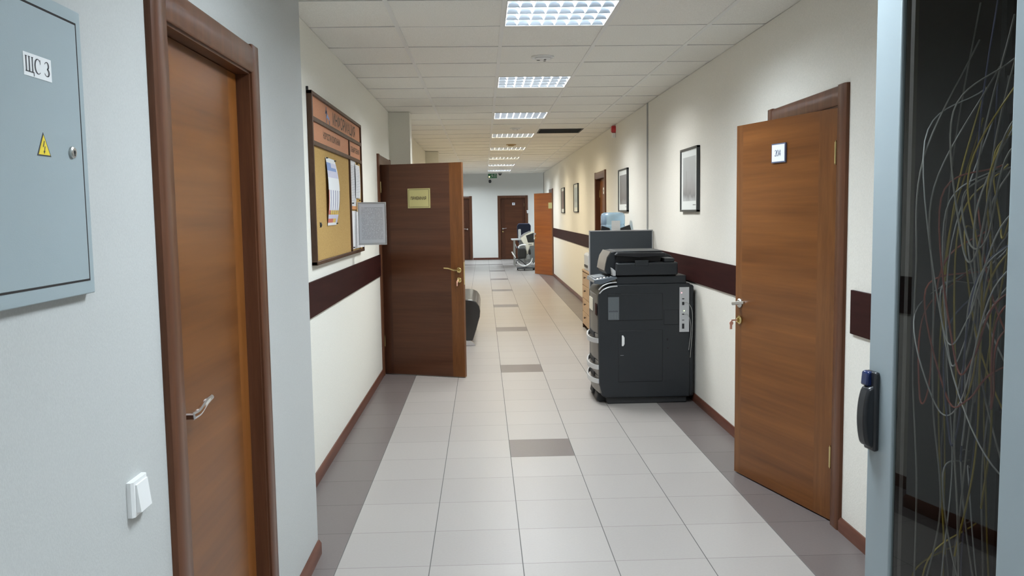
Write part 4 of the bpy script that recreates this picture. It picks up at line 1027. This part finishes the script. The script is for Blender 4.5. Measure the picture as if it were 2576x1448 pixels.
for k, (cm, cn) in enumerate(cols):
    y = rnd.uniform(YA + 0.03, YB); x = rnd.uniform(XA, XB - 0.03)
    if k % 5 in (0, 1):          # long strands hanging almost straight
        z1, z2 = rnd.uniform(1.7, 2.05), rnd.uniform(0.25, 0.9)
        pts = [(XB, y, z1)] + [(x + rnd.uniform(-.02, .02), y + rnd.uniform(-.035, .035), z1 + (z2 - z1) * q / 5 - 0.02) for q in range(1, 6)]
    elif k % 5 in (2, 3):        # drooping loops from one port to another
        z1 = rnd.choice((1.78, 1.60, 1.36, 1.2, 1.0, 0.75)); y2 = rnd.uniform(YA, YB); z2 = z1 + rnd.uniform(-0.25, 0.12); d = rnd.uniform(0.12, 0.38)
        pts = [(XB, y, z1), (x, y + (y - y2) * 0.10, z1 - d * 0.35), (x - 0.02, y * 0.65 + y2 * 0.35, min(z1, z2) - d), (x - 0.01, y * 0.3 + y2 * 0.7, min(z1, z2) - d * 0.9), (x, y2 - (y - y2) * 0.06, z2 - d * 0.3), (XB, y2, z2)]
    else:                        # slack diagonals
        z1 = rnd.uniform(0.7, 1.9); z2 = z1 - rnd.uniform(0.15, 0.5)
        pts = [(XB, YB - 0.02, z1), (x, YB - 0.08, z1 - 0.01), (x - 0.02, (YA + YB) / 2, (z1 + z2) / 2 + rnd.uniform(-.06, .03)), (x, YA + 0.05, z2), (XB, YA, z2 - 0.05)]
    pts = [(min(max(p[0], XA), XB), min(max(p[1], YA - 0.03), YB), max(p[2], 0.12)) for p in pts]
    o = MB().tube(smooth_path(pts, 9), 0.0021 if cm != 'cw' else 0.0017, 6).build('patch_cord', cm, origin=pts[0], smooth=60)
    tag(o, 'loose %s patch cord tangled behind the smoked glass of the cabinet' % cn, 'cable', '%s patch cords in the glass door cabinet' % cn)

# ------------------------------------------------------------------ desk and chairs at the far end
t = thing('office_desk', (1.35, 24.3, 0), 0, 'grey desk with a white top near the far end door', 'desk')
B(-0.55, 0.6, -0.40, 0.40, 0.735, 0.765).build('desk_top', 'white', t, bevel=0.004)
B(-0.35, 0.5, -0.34, -0.31, 0.10, 0.735).build('front_panel', 'deskgrey', t)
for x in (-0.47, 0.5):
    for y in (-0.33, 0.33): MB().tube([(x, y, 0), (x, y, 0.735)], 0.018, 12).build('leg', 'steel', t)
t = thing('paper_roll', (1.03, 24.15, 0.766), 0, 'upright white roll standing on the white desk top', 'roll')
MB().lathe([(0.036, 0), (0.038, 0.006), (0.038, 0.262), (0.030, 0.278), (0.001, 0.28)], (0, 0, 0), 2, 20).build('tube', 'white', t)
def swivel(name, loc, rz, label, frame, pad, base):
    t = thing(name, loc, rz, label, 'office chair')
    mb = MB()
    for k in range(5):
        w = R(72 * k + 20); c, s = math.cos(w), math.sin(w)
        mb.tube(smooth_path([(c * 0.02, s * 0.02, 0.13), (c * 0.14, s * 0.14, 0.12), (c * 0.27, s * 0.27, 0.075)], 4), [0.028] * 4 + [0.022] * 5, 8)
    mb.build('star_base', base, t)
    for k in range(5):
        w = R(72 * k + 20); c, s = math.cos(w) * 0.27, math.sin(w) * 0.27
        MB().tube([(c - 0.012, s, 0.027), (c + 0.012, s, 0.027)], 0.027, 14).build('castor', 'black', t)
    MB().tube([(0, 0, 0.12), (0, 0, 0.43)], 0.026, 12).build('gas_column', 'grey', t)
    MB().prism([(-0.22, 0.43), (0.20, 0.43), (0.24, 0.46), (0.22, 0.50), (-0.20, 0.50), (-0.24, 0.47)], 0, -0.22, 0.22).build('seat', pad, t, bevel=0.02, seg=3)
    return t
# cream chair beside the orange door: moulded shell round a dark back, stem, pads and a curved white foot
t = thing('office_chair', (1.09, 22.25, 0), 0, 'cream and black office chair beside the open orange door', 'office chair')
MB().prism([(-0.129, 0.882), (-0.015, 0.955), (0.199, 1.022), (0.229, 1.015), (0.231, 0.642), (0.126, 0.642), (0.09, 0.516), (0.085, 0.417), (0.032, 0.417), (0.017, 0.6), (-0.098, 0.788)], 1, -0.05, 0.04).build('shell', 'cream', t, bevel=0.012)
MB().prism([(0.021, 0.913), (0.232, 0.986), (0.232, 0.73), (0.073, 0.725)], 1, -0.058, 0.045).build('backrest', 'mesh', t, bevel=0.012)
MB().prism([(-0.14, 0.892), (-0.025, 0.976), (0.132, 1.038), (0.132, 1.007), (-0.015, 0.944), (-0.114, 0.861), (-0.129, 0.871)], 1, -0.056, -0.049).build('edge_trim', 'grey', t)
MB().prism([(0.088, 0.694), (0.178, 0.694), (0.178, 0.673), (0.088, 0.673)], 1, -0.06, -0.046).build('slot', 'deskgrey', t)
MB().prism([(-0.187, 0.589), (-0.004, 0.589), (0.022, 0.516), (0.017, 0.318), (-0.182, 0.302), (-0.197, 0.433)], 1, -0.16, 0.16).build('cushion', 'mesh', t, bevel=0.03, seg=3)
MB().prism([(0.096, 0.527), (0.132, 0.558), (0.147, 0.422), (0.1, 0.402)], 1, -0.14, 0.14).build('cushion', 'mesh', t, bevel=0.015, seg=3)
MB().prism([(-0.035, 0.381), (0.111, 0.422), (0.132, 0.287), (-0.015, 0.255)], 1, -0.12, 0.20).build('seat_pan', 'deskgrey', t, bevel=0.015)
MB().tube(smooth_path([(p, -0.13, z) for p, z in [(-0.174, 0.589), (-0.161, 0.636), (-0.109, 0.662), (-0.035, 0.673), (0.017, 0.662)]], 6), 0.02, 8).build('arm', 'white', t)
MB().tube(smooth_path([(p, -0.13, z) for p, z in [(-0.223, 0.235), (-0.146, 0.151), (-0.046, 0.114), (0.048, 0.141), (0.142, 0.208), (0.184, 0.323)]], 6), [0.016 + 0.022 * math.sin(math.pi * min(1, i / 30)) for i in range(31)], 8, flat=0.7).build('foot_ring', 'white', t)
MB().tube([(0.0, 0.0, 0.10), (0.0, 0.0, 0.36)], 0.03, 12).build('column', 'grey', t)
B(-0.22, 0.26, -0.16, 0.2, 0.045, 0.075).build('base', 'softblack', t, bevel=0.01)
for x, y in ((-0.03, -0.17), (-0.2, 0.14), (0.22, -0.1), (0.22, 0.16)): MB().tube([(x - 0.014, y, 0.03), (x + 0.014, y, 0.03)], 0.03, 14).build('castor', 'black', t)
mb = MB().mat(0).tube([(p, -0.2, z) for p, z in [(0.017, 0.141), (-0.135, 0.276), (-0.255, 0.344)]], 0.010, 8).mat(1).tube([(p, -0.2, z) for p, z in [(-0.255, 0.339), (-0.317, 0.422), (-0.361, 0.501)]], [0.008, 0.018, 0.016], 8); mb.build('lever', ['black', 'white'], t)
t = swivel('office_chair', (1.22, 25.3, 0), 180, 'navy office chair behind the white topped desk', 'navy', 'navy', 'grey')
MB().prism([(-0.19, 0.62), (-0.21, 1.12), (-0.16, 1.19), (0.16, 1.19), (0.21, 1.12), (0.19, 0.62)], 1, -0.23, -0.17).build('backrest', 'navy', t, bevel=0.02, seg=3)
B(-0.03, 0.03, -0.25, -0.22, 0.45, 0.75).build('back_bar', 'grey', t)
for x in (-0.28, 0.28): MB().tube(smooth_path([(x * 0.8, 0.0, 0.46), (x, 0.0, 0.60), (x, -0.02, 0.70), (x, 0.16, 0.71)], 6), 0.014, 8).build('arm', 'chrome', t)
